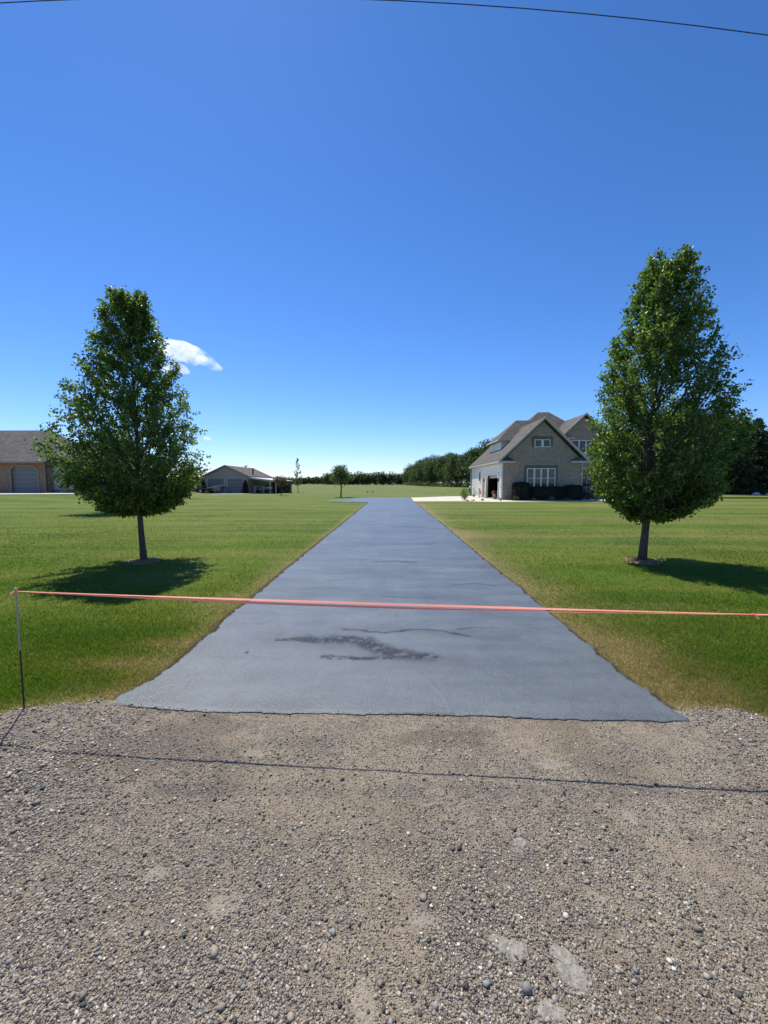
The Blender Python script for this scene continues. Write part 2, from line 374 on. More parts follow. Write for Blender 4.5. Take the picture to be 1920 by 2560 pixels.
# ------------------------------------------------------------------ site layout
def ground_h(x, y):
    return .5*sstep(-24, -33, x)*sstep(20, 36, y)*(1-sstep(60, 90, y))
def road_edge(x):                                       # where the gravel road stops and the lawn begins
    ax = np.abs(x)
    e = np.where(x > 0, 2.66-.5*sstep(2.1, 3.3, ax)-.1*np.clip(ax-3.3, 0, 10), 2.66-.30*sstep(1.9, 3.2, ax)-.07*np.clip(ax-3.3, 0, 10))
    return e + .10*(fbm(x*3.1, x*0+3, 5)-.5) + .06*(fbm(x*14, x*0+9, 6)-.5)
def drive_L(y):
    y = np.asarray(y, float)
    l = -1.93 - .10*sstep(3.0, 2.5, y) + .07*(fbm(y*1.3, y*0, 11)-.5) + .075*(fbm(y*6, y*0, 12)-.5) + .03*(fbm(y*25, y*0, 13)-.5)
    l = l - 3.8*sstep(31.3, 33.3, y)**2 + .9*sstep(33.5, 38.5, y) + 2.3*sstep(38.5, 42.5, y)
    return l
def drive_R(y):
    y = np.asarray(y, float)
    return 1.93 + .05*sstep(3.2, 2.5, y) + .07*(fbm(y*1.3, y*0, 21)-.5) + .075*(fbm(y*6, y*0, 22)-.5) + .03*(fbm(y*25, y*0, 23)-.5) + .3*sstep(32, 42, y)
def front_edge(x): return 2.535 + .06*sstep(-1.2, -2.1, x) + .025*(fbm(x*5, x*0, 31)-.5) + .022*(fbm(x*26, x*0, 32)-.5) - .04*sstep(.2, 1.4, x)
def dist_drive(x, y):
    y = np.asarray(y, float); yc = np.clip(y, 0, 60)
    d = np.maximum(drive_L(yc)-x, x-drive_R(yc))
    return np.maximum(np.maximum(d, y-42.6), front_edge(x)-y)
TREES = {'L': G(358, 1405), 'R': G(1608, 1404)}
def dryness(x, y):
    d = dist_drive(x, y)
    n = fbm(x*1.6, y*1.6, 41); n2 = fbm(x*6, y*6, 43)
    right = (x > 0)
    wid = np.where(right, .60, .28)*(1.25-.5*sstep(4, 12, y))
    v = .85*np.exp(-np.clip(d, 0, 9)/wid*1.2)*(.45+1.1*n)
    re = y-road_edge(x)
    v = v + .75*np.exp(-np.clip(re, 0, 9)/.17)*(.5+n)
    # straw patches
    def patch(px, py, rx, ry, a):
        cx, cy = G(px, py); return a*np.exp(-(((x-cx)/rx)**2+((y-cy)/ry)**2))*(.35+1.3*n2)
    v = v + patch(300, 1660, .55, .14, .62) + patch(420, 1610, .4, .14, .45) + patch(1560, 1620, .4, .45, .5) + patch(1680, 1720, .6, .25, .45)
    v = v + patch(1660, 1510, .55, .1, .3) + patch(560, 1500, .3, .3, .35)
    v = v + np.where(right, .36*sstep(6, 13, y)*sstep(.3, .75, fbm(x*.10, y*.55, 47)), .05*n)
    v = v + np.where(right, .35, .1)*sstep(9, 25, y)*sstep(.52, .7, fbm(x*.1+5, y*.8, 49))
    return np.clip(v, 0, 1)

def grid_mesh(name, xs, ys, mat, zf, attrs):
    X, Y = np.meshgrid(xs, ys); X, Y = X.ravel(), Y.ravel()
    V = np.stack([X, Y, zf(X, Y)], 1); nx, ny = len(xs), len(ys)
    i = np.arange(nx*ny).reshape(ny, nx)
    Fc = np.stack([i[:-1, :-1].ravel(), i[:-1, 1:].ravel(), i[1:, 1:].ravel(), i[1:, :-1].ravel()], 1)
    return np_mesh(name, V, Fc, 4, mat, None, True, {k: f(X, Y) for k, f in attrs.items()})
def lines(segs):
    out = []
    for a, b, st in segs: out.append(np.arange(a, b, st))
    return np.concatenate(out+[np.array([segs[-1][1]])])

# the ground: one sheet to the horizon
xs = lines([(-4000, -400, 300), (-400, -80, 20), (-80, -12, 2), (-12, -5, .25), (-5, 5, .05), (5, 12, .25), (12, 80, 2), (80, 400, 20), (400, 4000, 300)])
ys = lines([(-4000, -400, 300), (-400, -60, 20), (-60, 0, 5), (0, 2, .5), (2, 9, .05), (9, 16, .15), (16, 48, .5), (48, 120, 3), (120, 400, 20), (400, 5000, 300)])
def field_at(x, y):
    e = 44.5 + .10*np.clip(-x, 0, 60) + .35*np.clip(x-4, 0, 40)*0
    return sstep(e, e+1.5, y)*np.where(x > 9, 0, 1)*.85 + sstep(75, 120, y)*np.where(x > 9, .6, 0)
def soil_at(x, y):
    d = dist_drive(x, y); w = np.where(x < 0, .075, .05)*(1+.012*y)
    return sstep(w*1.6, w*.6, d)*(y < 34)*.95
ground = grid_mesh('ground', xs, ys, M['lawn'], lambda x, y: ground_h(x, y) + .02*(fbm(x*.8, y*.8, 3)-.5)*(y < 40)*(dist_drive(x, y) > .3) - .03*(y < road_edge(x)-.06)*(np.abs(x) < 60) - .03*(dist_drive(x, y) < -.05),
                   dict(dry=dryness, field=field_at, soil=soil_at))
tag(ground, kind='structure')

# gravel road with its shoulder
xs = lines([(-60, -6, 2), (-6, -3.4, .1), (-3.4, 3.4, .012), (3.4, 6, .1), (6, 60, 2)])
def worn(x, y, px, py, rx, ry, ang):
    cx, cy = G(px, py); c, s = math.cos(ang), math.sin(ang); u, w = (x-cx)*c+(y-cy)*s, -(x-cx)*s+(y-cy)*c
    r = np.hypot(u/rx, w/ry) + .9*(fbm(x*11, y*11, 61)-.5)+.5*(fbm(x*45, y*45, 62)-.5)
    return sstep(1.15, .7, r)
def pale_at(x, y):
    v = np.zeros_like(x)
    for a in ((560, 2270, .07, .05, .3), (1295, 2120, .04, .03, 0), (1580, 2050, .03, .04, 0), (1490, 2255, .04, .04, .5),
              (640, 1885, .1, .035, 0), (1370, 1915, .1, .04, 0), (330, 1975, .07, .03, .2), (390, 2190, .06, .03, 0), (1090, 1985, .05, .03, .1), (910, 2520, .03, .07, .1), (1060, 2310, .06, .03, .1), (300, 1815, .05, .02, 0)):
        v = np.maximum(v, worn(x, y, *a))
    return v*.6*(.5+.8*fbm(x*30, y*30, 63))
def sand_at(x, y):
    v = sstep(.5, .72, fbm(x*2.1+4, y*2.6, 71))*.85
    for a in ((1740, 2150, .3, .06, -.5), (1600, 2290, .25, .05, -.55), (960, 2300, .14, .3, .1), (1640, 1935, .2, .05, 0), (560, 1850, .25, .05, 0), (760, 1800, .55, .03, 0), (900, 2480, .18, .2, 0)):
        v = np.maximum(v, .9*worn(x, y, *a))
    return np.clip(v, 0, 1)
def dark_at(x, y):
    return np.clip(sstep(.55, .8, fbm(x*1.7, y*1.9+7, 81))*.8 + .8*worn(x, y, 1100, 1850, .35, .09, 0), 0, 1)
def road_z(x, y):
    b = .012*(fbm(x*2.2, y*2.2, 91)-.5) + .008*(fbm(x*14, y*14, 92)-.5)*(1-pale_at(x, y)) + .002*(fbm(x*60, y*60, 94)-.5)
    side = .035*sstep(1.7, 2.5, np.abs(x))*sstep(1.3, 2.2, y)
    return .010 + b*sstep(2.54, 2.44, y + 0*x) + side*(fbm(x*3, y*3, 93)) 
# rows follow the road edge so the border with the lawn is the real outline
vs_ = lines([(-8, 0, .5), (0, .8, .08), (.8, 2.0, .011)])
vs_ = np.concatenate([vs_[:-1], np.linspace(2.0, 3.0, 95)])
X, T = np.meshgrid(xs, vs_); re_ = np.minimum(road_edge(X), 9)
Yg = np.where(T <= 2.0, T*np.minimum(1, (re_-.15)/2.0) if False else T, 2.0+(T-2.0)*(re_-2.0))
Yg = np.where((T <= 2.0) & (re_ < 2.05), np.minimum(T, re_-.05), Yg)
X, Yg = X.ravel(), Yg.ravel(); nx, ny = len(xs), len(vs_)
i = np.arange(nx*ny).reshape(ny, nx)
Fc = np.stack([i[:-1, :-1].ravel(), i[:-1, 1:].ravel(), i[1:, 1:].ravel(), i[1:, :-1].ravel()], 1)
road = np_mesh('gravel_road', np.stack([X, Yg, road_z(X, Yg)], 1), Fc, 4, M['gravel'], None, True, dict(sand=sand_at(X, Yg), pale=pale_at(X, Yg), dark=dark_at(X, Yg)))
tag(road, kind='structure')

# loose pebbles
def pebble_cloud():
    ph = (1+5**.5)/2
    ico = np.array([(-1,ph,0),(1,ph,0),(-1,-ph,0),(1,-ph,0),(0,-1,ph),(0,1,ph),(0,-1,-ph),(0,1,-ph),(ph,0,-1),(ph,0,1),(-ph,0,-1),(-ph,0,1)])/np.hypot(1, ph)
    fc = np.array([(0,11,5),(0,5,1),(0,1,7),(0,7,10),(0,10,11),(1,5,9),(5,11,4),(11,10,2),(10,7,6),(7,1,8),(3,9,4),(3,4,2),(3,2,6),(3,6,8),(3,8,9),(4,9,5),(2,4,11),(6,2,10),(8,6,7),(9,8,1)])
    n = 430000
    y = 1/RNG.uniform(1/2.95, 1/.62, n); x = RNG.uniform(-1, 1, n)*(y*1.10+.95)
    dens = fbm(x*2.3+9, y*2.6, 101); 
    pile = np.clip(sstep(-1.2, -2.0, x)*sstep(1.2, 1.9, y) + sstep(1.85, 2.2, x)*sstep(1.6, 2.1, y), 0, 1)
    p = .36 + .5*sstep(.42, .66, dens) + .9*pile + .35*sstep(.9, -.5, x) - .38*sand_at(x, y)*(1-pile) - .9*pale_at(x, y)
    p = np.where((np.abs(x) < 1.7) & (y > 2.3), p*.35, p)
    ok = (RNG.random(n) < np.clip(p, .03, 1)) & (y < road_edge(x)+.05*RNG.random(n)) & ~((x > -2.08) & (x < 2.02) & (y > front_edge(x)+.045*RNG.random(n)**3))
    x, y, pile = x[ok], y[ok], pile[ok]; n = len(x)
    r = np.exp(RNG.normal(math.log(.0024), .45, n)); r *= 1+.5*pile
    r = np.clip(r, .0014, .011); big = RNG.random(n) < .007; r[big] *= RNG.uniform(1.4, 2.2, big.sum()); r = np.clip(r, .0018, .019)
    sx, sy, sz = r*RNG.uniform(.8, 1.35, n), r*RNG.uniform(.8, 1.2, n), r*RNG.uniform(.5, .85, n)
    a = RNG.uniform(0, 6.28, n); b = RNG.normal(0, .35, n)
    V = ico[None]*(1+RNG.normal(0, .20, (n, 12, 1)))
    V = V*np.stack([sx, sy, sz], 1)[:, None]
    ca, sa, cb, sb = np.cos(a)[:, None], np.sin(a)[:, None], np.cos(b)[:, None], np.sin(b)[:, None]
    X, Y, Z = V[..., 0], V[..., 1], V[..., 2]
    X, Z = X*cb - Z*sb, X*sb + Z*cb
    X, Y = X*ca - Y*sa, X*sa + Y*ca
    z0 = road_z(x, y)+sz*.35; z0 = np.where((y > front_edge(x)) & (x > -1.95) & (x < 1.95), .020+sz*.3, z0)
    V = np.stack([X+x[:, None], Y+y[:, None], Z+z0[:, None]], 2).reshape(-1, 3)
    Fs = (fc[None]+12*np.arange(n)[:, None, None]).reshape(-1, 3)
    rnd = np.repeat(np.clip(RNG.beta(1.15, 1.1, n), 0, 1), 12)
    print('pebbles', n)
    return np_mesh('gravel', V, Fs, 3, M['pebble'], None, False, dict(rnd=rnd))
tag(pebble_cloud(), 'loose mixed pebbles scattered over the gravel road', 'gravel', kind='stuff')

# pale worn flat stones set in the road
def flat_stone(poly, label, seed):
    rg = np.random.default_rng(seed); W_ = [G(a/1.728+960, b/1.728+1800) for a, b in poly]
    cx = sum(p[0] for p in W_)/len(W_); cy = sum(p[1] for p in W_)/len(W_)
    pts = []
    for k in range(len(W_)):                            # refine and roughen the outline
        a, b = W_[k], W_[(k+1) % len(W_)]
        for f in (0, .25, .5, .75): pts.append((a[0]*(1-f)+b[0]*f-cx+rg.normal(0, .0022), a[1]*(1-f)+b[1]*f-cy+rg.normal(0, .0022)))
    n = len(pts); V = []; Fs = []; z0 = float(road_z(np.array([cx]), np.array([cy]))[0])
    for r_, h in ((1.0, -.014), (.99, -.002), (.93, .002), (.75, .0045), (.4, .006)):
        for k in range(n): V.append((pts[k][0]*r_, pts[k][1]*r_, h+rg.normal(0, .0005)))
    V.append((0, 0, .0065))
    for i_ in range(4):
        for k in range(n): Fs.append((i_*n+k, i_*n+(k+1) % n, (i_+1)*n+(k+1) % n, (i_+1)*n+k))
    for k in range(n): Fs.append((4*n+k, 4*n+(k+1) % n, 5*n))
    mb = MB(); mb.add(V, Fs); o = mb.build('flat_stone', M['flat'], None, True); o.location = (cx, cy, z0-.001)
    tag(o, label, 'stone', 'pale flat stones in the gravel road')
flat_stone([(685, 985), (740, 972), (800, 1002), (850, 1062), (893, 1122), (905, 1200), (880, 1215), (820, 1182), (770, 1140), (738, 1082), (712, 1030)], 'long pale flat stone sunk in the gravel, the largest, near the bottom right', 1)
flat_stone([(430, 937), (490, 938), (560, 955), (618, 975), (638, 1012), (612, 1052), (580, 1080), (540, 1062), (500, 1020), (462, 980)], 'pale flat stone shaped like a wedge, just left of the longest flat stone', 2)
flat_stone([(645, 1228), (700, 1217), (760, 1240), (800, 1272), (795, 1325), (700, 1330), (655, 1292)], 'pale flat stone cut by the bottom of the picture below the longest one', 3)
flat_stone([(552, 518), (600, 520), (628, 545), (600, 575), (566, 552)], 'smallest pale flat stone, above and left of the larger ones', 4)

# the sealed driveway
def build_drive():
    ys = lines([(2.40, 5.2, .014), (5.2, 9, .03), (9, 20, .1), (20, 42.5, .22)])
    us = np.linspace(0, 1, 261)
    U, Y = np.meshgrid(us, ys)
    X = drive_L(Y)*(1-U) + drive_R(Y)*U
    fe = front_edge(X); Yr = np.where(Y < 3.2, fe + (Y-2.40)/(3.2-2.40)*(3.2-fe), Y)
    X, Yr = X.ravel(), Yr.ravel(); Y = Yr
    Z = .019 + .004*(fbm(X*1.2, Y*1.2, 111)-.5) + .0012*(fbm(X*25, Y*25, 112)-.5) - .004*sstep(.05, 0, Y-front_edge(X))*fbm(X*4, Y*0+2, 114)*1.6 
    ny, nx = len(ys), len(us); i = np.arange(nx*ny).reshape(ny, nx)
    Fc = np.stack([i[:-1, :-1].ravel(), i[:-1, 1:].ravel(), i[1:, 1:].ravel(), i[1:, :-1].ravel()], 1)
    # skirt
    loop = np.concatenate([i[0, :], i[1:, -1], i[-1, -2::-1], i[-2:0:-1, 0]])
    V = np.stack([X, Y, Z], 1); Vs = V[loop].copy(); Vs[:, 2] = -.04; base = len(V)
    k = np.arange(len(loop)); k2 = (k+1) % len(loop)
    Fsk = np.stack([loop[k], base+k, base+k2, loop[k2]], 1)
    V = np.concatenate([V, Vs]); Fc = np.concatenate([Fc, Fsk]); X, Y = V[:, 0], V[:, 1]
    wx = X + .05*(fbm(X*5, Y*5, 121)-.5); wy = Y + .12*(fbm(X*4, Y*6, 122)-.5) + .05*(fbm(X*18, Y*18, 123)-.5)
    def pl(pts): return [G(a, b) for a, b in pts]
    def line(pts, w): return sstep(w, w*.2, seg_dist(wx, wy, pl(pts)))
    A = line([(700, 1604), (790, 1603)], .085); 
    A = np.maximum(A, line([(770, 1603), (870, 1601), (925, 1612)], .14))
    A = np.maximum(A, line([(915, 1610), (965, 1632), (1010, 1642)], .19))
    A = np.maximum(A, line([(1010, 1646), (1085, 1646)], .10))
    A = np.maximum(A, line([(810, 1647), (900, 1650), (1000, 1652)], .055))
    br = fbm(X*30, Y*22, 124)
    stain = np.clip(A*(sstep(.30, .50, br)*.75+.22), 0, 1)
    thin = np.maximum(line([(858, 1578), (915, 1581), (955, 1588), (1010, 1583), (1045, 1579)], .028), line([(1040, 1580), (1100, 1582), (1140, 1589), (1175, 1596)], .026))
    thin = np.maximum(thin, .8*line([(1140, 1578), (1180, 1574), (1240, 1575)], .02))
    thin = np.maximum(thin, .55*line([(1240, 1575), (1330, 1582)], .015))
    def streak(pts, w, a): return a*sstep(w, 0, seg_dist(wx, Y+.1*(fbm(X*2, Y*2, 127)-.5), pl(pts)))
    th2 = np.maximum.reduce([streak([(944, 1407), (990, 1405), (1035, 1408)], .14, .8), streak([(930, 1362), (1000, 1363), (1080, 1361)], .16, .6), streak([(985, 1317), (1050, 1318)], .35, .6),
                             streak([(1130, 1463), (1190, 1462), (1240, 1468)], .05, .7), streak([(900, 1382), (1000, 1383)], .15, .3), streak([(890, 1306), (930, 1306)], .4, .3), streak([(960, 1495), (1090, 1500)], .05, .6), streak([(1000, 1290), (1060, 1290)], .5, .3)])
    stain = np.maximum(stain, np.maximum(thin*.9, th2*(.5+.5*br)))
    halo = np.maximum.reduce([.9*sstep(.33, 0, seg_dist(wx, wy, pl([(680, 1600), (880, 1615), (1000, 1648), (1130, 1650)]))), .75*sstep(.16, 0, seg_dist(wx, wy, pl([(850, 1577), (1000, 1582), (1180, 1594), (1290, 1603)]))),
                              .5*sstep(.12, 0, seg_dist(wx, wy, pl([(1090, 1670), (1190, 1672)]))), .5*sstep(.5, .0, seg_dist(wx, wy, pl([(650, 1730), (850, 1740)])))*sstep(.45, .6, fbm(X*3, Y*5, 128))])
    halo = np.maximum(halo, .5*sstep(.5, .75, fbm(X*.45, Y*1.5, 129)))
    wl = X+.05*(fbm(X*7, Y*7, 131)-.5); wk = Y+.06*(fbm(X*7+3, Y*7, 132)-.5)
    def seam(pts, w, a=1): return a*sstep(w, w*.2, seg_dist(wl, wk, pl(pts)))
    sm = np.maximum.reduce([seam([(1035, 1678), (1075, 1712), (1110, 1750), (1132, 1790)], .018), seam([(1020, 1680), (1065, 1725), (1110, 1770)], .012, .6), seam([(992, 1450), (995, 1500), (985, 1540)], .02, .8), seam([(930, 1580), (940, 1592), (1020, 1668)], .015, .5),
        seam([(740, 1421), (860, 1418), (990, 1424)], .06, .8), seam([(830, 1373), (1000, 1377)], .09, .6), seam([(820, 1340), (1100, 1341)], .12, .5), seam([(960, 1275), (972, 1285), (962, 1297)], .15, .8),
        seam([(1280, 1560), (1450, 1660), (1540, 1730)], .015, .5), seam([(1330, 1600), (1480, 1690)], .01, .4), seam([(1160, 1400), (1220, 1440), (1260, 1490)], .04, .5), seam([(700, 1530), (870, 1545)], .012, .4)])
    e = np.minimum(X-drive_L(np.clip(Y, 2, 42)), drive_R(np.clip(Y, 2, 42))-X)
    tar = np.maximum(.85*sstep(.014, .004, Y-front_edge(X))*sstep(.40, .55, fbm(X*12, Y*12, 133)), sstep(.05, .02, seg_dist(wl, wk, pl([(975, 1792), (1130, 1796)]))))
    tar = np.maximum(tar, sstep(.05, .02, seg_dist(wl, wk, pl([(278, 1770), (330, 1778)]))))
    tar[base:] = .8
    o = np_mesh('driveway', V, Fc, 4, M['asphalt'], None, False, dict(stain=stain, halo=halo, seam=sm, tar=tar))
    me = o.data; sm_ = np.ones(len(me.polygons), bool); sm_[-len(Fsk):] = False; me.polygons.foreach_set('use_smooth', sm_)
    return tag(o, kind='structure')
build_drive()

# concrete and stone sheets by the houses
def sheet(name, pts, z, mat, t=.05):
    return tag(MB().prism([(x, y, z) for x, y in pts], (0, 0, -t)).build(name, mat), kind='structure')
sheet('concrete_drive', [(1.9, 33.6), (4.5, 33.9), (7.5, 34.1), (10.2, 34.2), (10.2, 36.55), (10.25, 47.5), (7.0, 46.6), (2.1, 42.3)], .022, M['concrete'])
sheet('stone_bed', [(6.8, 33.2), (8.6, 32.6), (12, 33.3), (18, 33.6), (24, 33.8), (28, 35), (28, 43), (17.6, 43), (17.6, 36.7), (10.1, 36.7), (10.1, 34.6), (7.4, 34.4)], .034, M['stones'])
sheet('pavement', [(-62, 33.5), (-45, 34.6), (-36, 36.6), (-29.5, 38.6), (-28.8, 42.2), (-62, 42.2)], .54, M['concrete'], .12)
sheet('shed_apron', [(-36.5, 52.6), (-28, 53.0), (-21.5, 55.0), (-20.6, 59.0), (-36.5, 59.0)], .06, M['concrete'])
sheet('dark_strip', [(24, 41.0), (90, 41.0), (90, 44.6), (24, 44.6)], .02, M['dark_strip'])  # thin dark matte strip across the lawn on the right

# ------------------------------------------------------------------ grass blades
def in_ring(x, y):
    v = np.zeros_like(x, bool)
    for c in TREES.values(): v |= np.hypot(x-c[0], y-c[1]) < .30
    return v
def grass_blades():
    n = 800000
    y = 1/RNG.uniform(1/24., 1/2.1, n); x = RNG.uniform(-1, 1, n)*(y*1.08+1.5)
    re = y-road_edge(x); d = dist_drive(x, y)
    ok = (re > -.02 + .05*RNG.random(n)) & (d > .015+.07*RNG.random(n)+.0006*y*y) & ~in_ring(x, y) & (x < 40) & (x > -40)
    thin = np.clip(re/.18, .15, 1); ok &= RNG.random(n) < thin
    x, y = x[ok], y[ok]; n = len(x); d = d[ok]
    dr = dryness(x, y); dist = np.hypot(x, y)
    clump = fbm(x*7, y*7, 141)
    h = RNG.uniform(.022, .050, n)*(.65+.7*clump)*(1+.2*(dist > 8)); h *= (1-.25*dr)*(1-.38*sstep(3.5, 9, dist))
    w = np.clip(.0009*dist, .0022, .014)*RNG.uniform(.7, 1.3, n)
    a = RNG.uniform(0, 6.283, n); lean = RNG.uniform(.15, .9, n)*h; la = RNG.uniform(0, 6.283, n)
    bx, by = np.cos(a)*w*.5, np.sin(a)*w*.5; z0 = ground_h(x, y)-.008
    lx, ly = np.cos(la)*lean, np.sin(la)*lean
    V = np.empty((n, 5, 3))
    V[:, 0] = np.stack([x-bx, y-by, z0], 1); V[:, 1] = np.stack([x+bx, y+by, z0], 1)
    V[:, 2] = np.stack([x+bx*.8+lx*.35, y+by*.8+ly*.35, z0+h*.6], 1); V[:, 3] = np.stack([x-bx*.8+lx*.35, y-by*.8+ly*.35, z0+h*.6], 1)
    V[:, 4] = np.stack([x+lx, y+ly, z0+h], 1)
    b = 5*np.arange(n)[:, None]
    Fs = np.concatenate([b+np.array([0, 1, 2]), b+np.array([0, 2, 3]), b+np.array([3, 2, 4])])
    print('blades', n)
    return np_mesh('grass', V.reshape(-1, 3), Fs, 3, M['blade'], None, False, dict(dry=np.repeat(dr, 5), rnd=np.repeat(RNG.random(n), 5)))
tag(grass_blades(), 'mown lawn grass, green with straw patches along the driveway edges', 'grass', kind='stuff')

# ------------------------------------------------------------------ leaves and trees
def leaf_mesh(name, pos, size, mat, parent, droop=.5, fold=.35, aspect=.62, up=None):
    n = len(pos); size = np.broadcast_to(size, n)
    d = RNG.normal(0, 1, (n, 3)); d[:, 2] -= droop
    if up is not None: d += up
    d /= np.linalg.norm(d, axis=1, keepdims=True)
    r = RNG.normal(0, 1, (n, 3)); s = np.cross(d, r); s /= np.linalg.norm(s, axis=1, keepdims=True)+1e-9
    nn = np.cross(s, d)
    L = size[:, None]*d; W = (size*aspect*.5)[:, None]*s; Nn = (size*fold*.35)[:, None]*nn
    V = np.empty((n, 4, 3)); V[:, 0] = pos; V[:, 1] = pos+L*.45+W+Nn; V[:, 2] = pos+L; V[:, 3] = pos+L*.45-W+Nn
    b = 4*np.arange(n)[:, None]
    Fs = np.concatenate([b+np.array([0, 1, 2]), b+np.array([0, 2, 3])])
    return np_mesh(name, V.reshape(-1, 3), Fs, 3, mat, parent, False, dict(rnd=np.repeat(RNG.random(n), 4)))

def pear_tree(name, base, prof, label, cat, trunk_r, top, nb, ntw, nlf, leafsize, mat, bark, group=None, lean=(0, 0), z0=1.0, seed=1, ring=True):
    """prof: list (height, left reach, right reach) of the crown; ascending limbs carrying leafy twigs"""
    global RNG
    keep = RNG; RNG = np.random.default_rng(seed)
    t = thing(name, (base[0], base[1], float(ground_h(base[0], base[1]))), label, cat, group)
    hs = np.array([p[0] for p in prof]); Ls = np.array([p[1] for p in prof]); Rs = np.array([p[2] for p in prof])
    o = np.argsort(hs); hs, Ls, Rs = hs[o], Ls[o], Rs[o]
    def reach(h, az):
        l, r = np.interp(h, hs, Ls), np.interp(h, hs, Rs); c = math.cos(az)
        e = r if c > 0 else l; m = .5*(l+r)
        return max(.06, e*c*c + m*(1-c*c))
    def axis(h): return Vector((lean[0]*(max(h, 0)/top)**2, lean[1]*(max(h, 0)/top)**2, h))
    mb = MB()
    pts = [axis(h)+Vector((.02*math.sin(h*2+seed), .02*math.cos(h*1.7), 0)) for h in np.linspace(-.05, top*.94, 15)]
    rs = [max(.006, trunk_r*(1-(h/(top*1.0))**.8)+.004) for h in np.linspace(0, top*.94, 15)]; rs[0] = trunk_r*1.2; rs[1] *= 1.02
    mb.tube(pts, rs, 10)
    P_ = []
    tips = []
    for k in range(nb):
        # pick tip height weighted by crown area
        while True:
            ht = hs[0]+(hs[-1]-hs[0])*(k+RNG.random())/nb if k % 3 else RNG.uniform(hs[0], hs[-1])
            if RNG.random() < (np.interp(ht, hs, Ls+Rs)/(Ls+Rs).max())**1.0*.7+.3 or (k % 3 and ring): break
        az = k*2.399963+RNG.normal(0, .35)
        R = reach(ht, az)*RNG.uniform(.55, 1.0)**.5*RNG.uniform(.9, 1.06)
        hb = max(z0*RNG.uniform(.93, 1.15), ht-R*RNG.uniform(.9, 1.7)-.15)
        if ht < hb: hb = max(z0*.93, ht-.02) if ht > z0 else z0*.98
        a0 = axis(hb); a1 = axis(ht)+Vector((math.cos(az)*R, math.sin(az)*R, 0))
        mid = a0.lerp(a1, .5)+Vector((math.cos(az)*R*.08, math.sin(az)*R*.08, -.06*R)) + Vector(tuple(RNG.normal(0, .03, 3)))
        br = max(.004, .010*R+.003)*(trunk_r/.075)
        mb.tube([a0, a0.lerp(mid, .5)+Vector((0, 0, -.02)), mid, mid.lerp(a1, .55), a1], [br, br*.85, br*.65, br*.42, br*.18], 5, False)
        tips.append((a0, mid, a1, az, R))
        bd = RNG.uniform(.55, 1.4)
        for j in range(max(3, int(ntw*bd))):
            s = RNG.uniform(.18, 1.0)**.75
            p = a0.lerp(mid, s*2) if s < .5 else mid.lerp(a1, s*2-1)
            dv = Vector((math.cos(az+RNG.normal(0, .9)), math.sin(az+RNG.normal(0, .9)), RNG.uniform(-.25, 1.1))).normalized()
            ln = RNG.uniform(.10, .34)*(.6+.4*min(1, R))
            q = p+dv*ln
            # keep twigs close to the crown outline
            off = Vector((q.x-axis(q.z).x, q.y-axis(q.z).y)); lim = reach(min(max(q.z, hs[0]), hs[-1]), math.atan2(off.y, off.x))*1.06+.05
            if off.length > lim or q.z > hs[-1]+.05:
                q = p+dv*ln*.35
            if j % 2 == 0: mb.tube([p, q], [br*.22+.0015, .0018], 3, False)
            u = RNG.random(nlf)**.7
            pp = np.array(p)[None]*(1-u[:, None])+np.array(q)[None]*u[:, None]+RNG.normal(0, .028, (nlf, 3))
            P_.append(pp)
    P_ = np.concatenate(P_)
    mb.build('trunk', bark, t, smooth=True)
    leaf_mesh('crown', P_, RNG.uniform(.7, 1.15, len(P_))*leafsize, mat, t, droop=.55)
    RNG = keep
    print(name, 'leaves', len(P_))
    return t

def prof_from(rows, cx, sc, x0y0, lean=.048):
    out = []
    for yc, xl, xr in rows: pass
    return out
def outline(rows, ox, oy, sc, base, shrink=.885):
    """measured outline rows (y, left x, right x of a crop) -> (height, left reach, right reach) about the trunk foot"""
    out = []
    for yc, xl, xr in rows:
        a = P(xl/sc+ox, yc/sc+oy, base[1]); b = P(xr/sc+ox, yc/sc+oy, base[1])
        out.append((1.6+(a[2]-1.6)*(.955 if a[2] > 1.6 else 1), (a[0]-base[0]), (b[0]-base[0])))
    top = max(h for h, _, _ in out); ax = .5*sum(out[0][1:])
    return [(h, max(.07, (-l+ax*(h/top)**2)*shrink*(.95 if ox < 500 else 1)), max(.07, (r-ax*(h/top)**2)*shrink*(.94 if ox > 500 and h < 3.4 else 1))) for h, l, r in out], top, ax
Lp, Ltop, Lax = outline([(135, 620, 790), (200, 565, 840), (400, 500, 915), (600, 440, 1000), (750, 360, 1085), (1000, 225, 1235), (1200, 155, 1230), (1300, 125, 1265), (1450, 190, 1275), (1550, 280, 1180), (1650, 400, 1130), (1710, 560, 1000), (1745, 650, 860)], 60, 650, 2.765, TREES['L'])
Rp, Rtop, Rax = outline([(100, 560, 760), (200, 475, 800), (400, 395, 900), (600, 330, 930), (800, 250, 985), (1000, 212, 1080), (1120, 170, 1100), (1300, 140, 1080), (1500, 165, 1000), (1600, 235, 960), (1670, 330, 850), (1740, 430, 620)], 1400, 560, 2.354, TREES['R'])
pear_tree('pear_tree', TREES['L'], Lp, 'left pear tree with thin straight trunk, low shed and cloud behind it', 'tree', .062, Ltop, 290, 11, 17, .062, M['leaf'], M['bark'], 'pear trees flanking the driveway', (Lax, 0), 1.0, 3)
pear_tree('pear_tree', TREES['R'], Rp, 'taller right pear tree with thicker trunk, standing before the brick house', 'tree', .078, Rtop, 350, 11, 17, .064, M['leaf'], M['bark'], 'pear trees flanking the driveway', (Rax, 0), .9, 12)

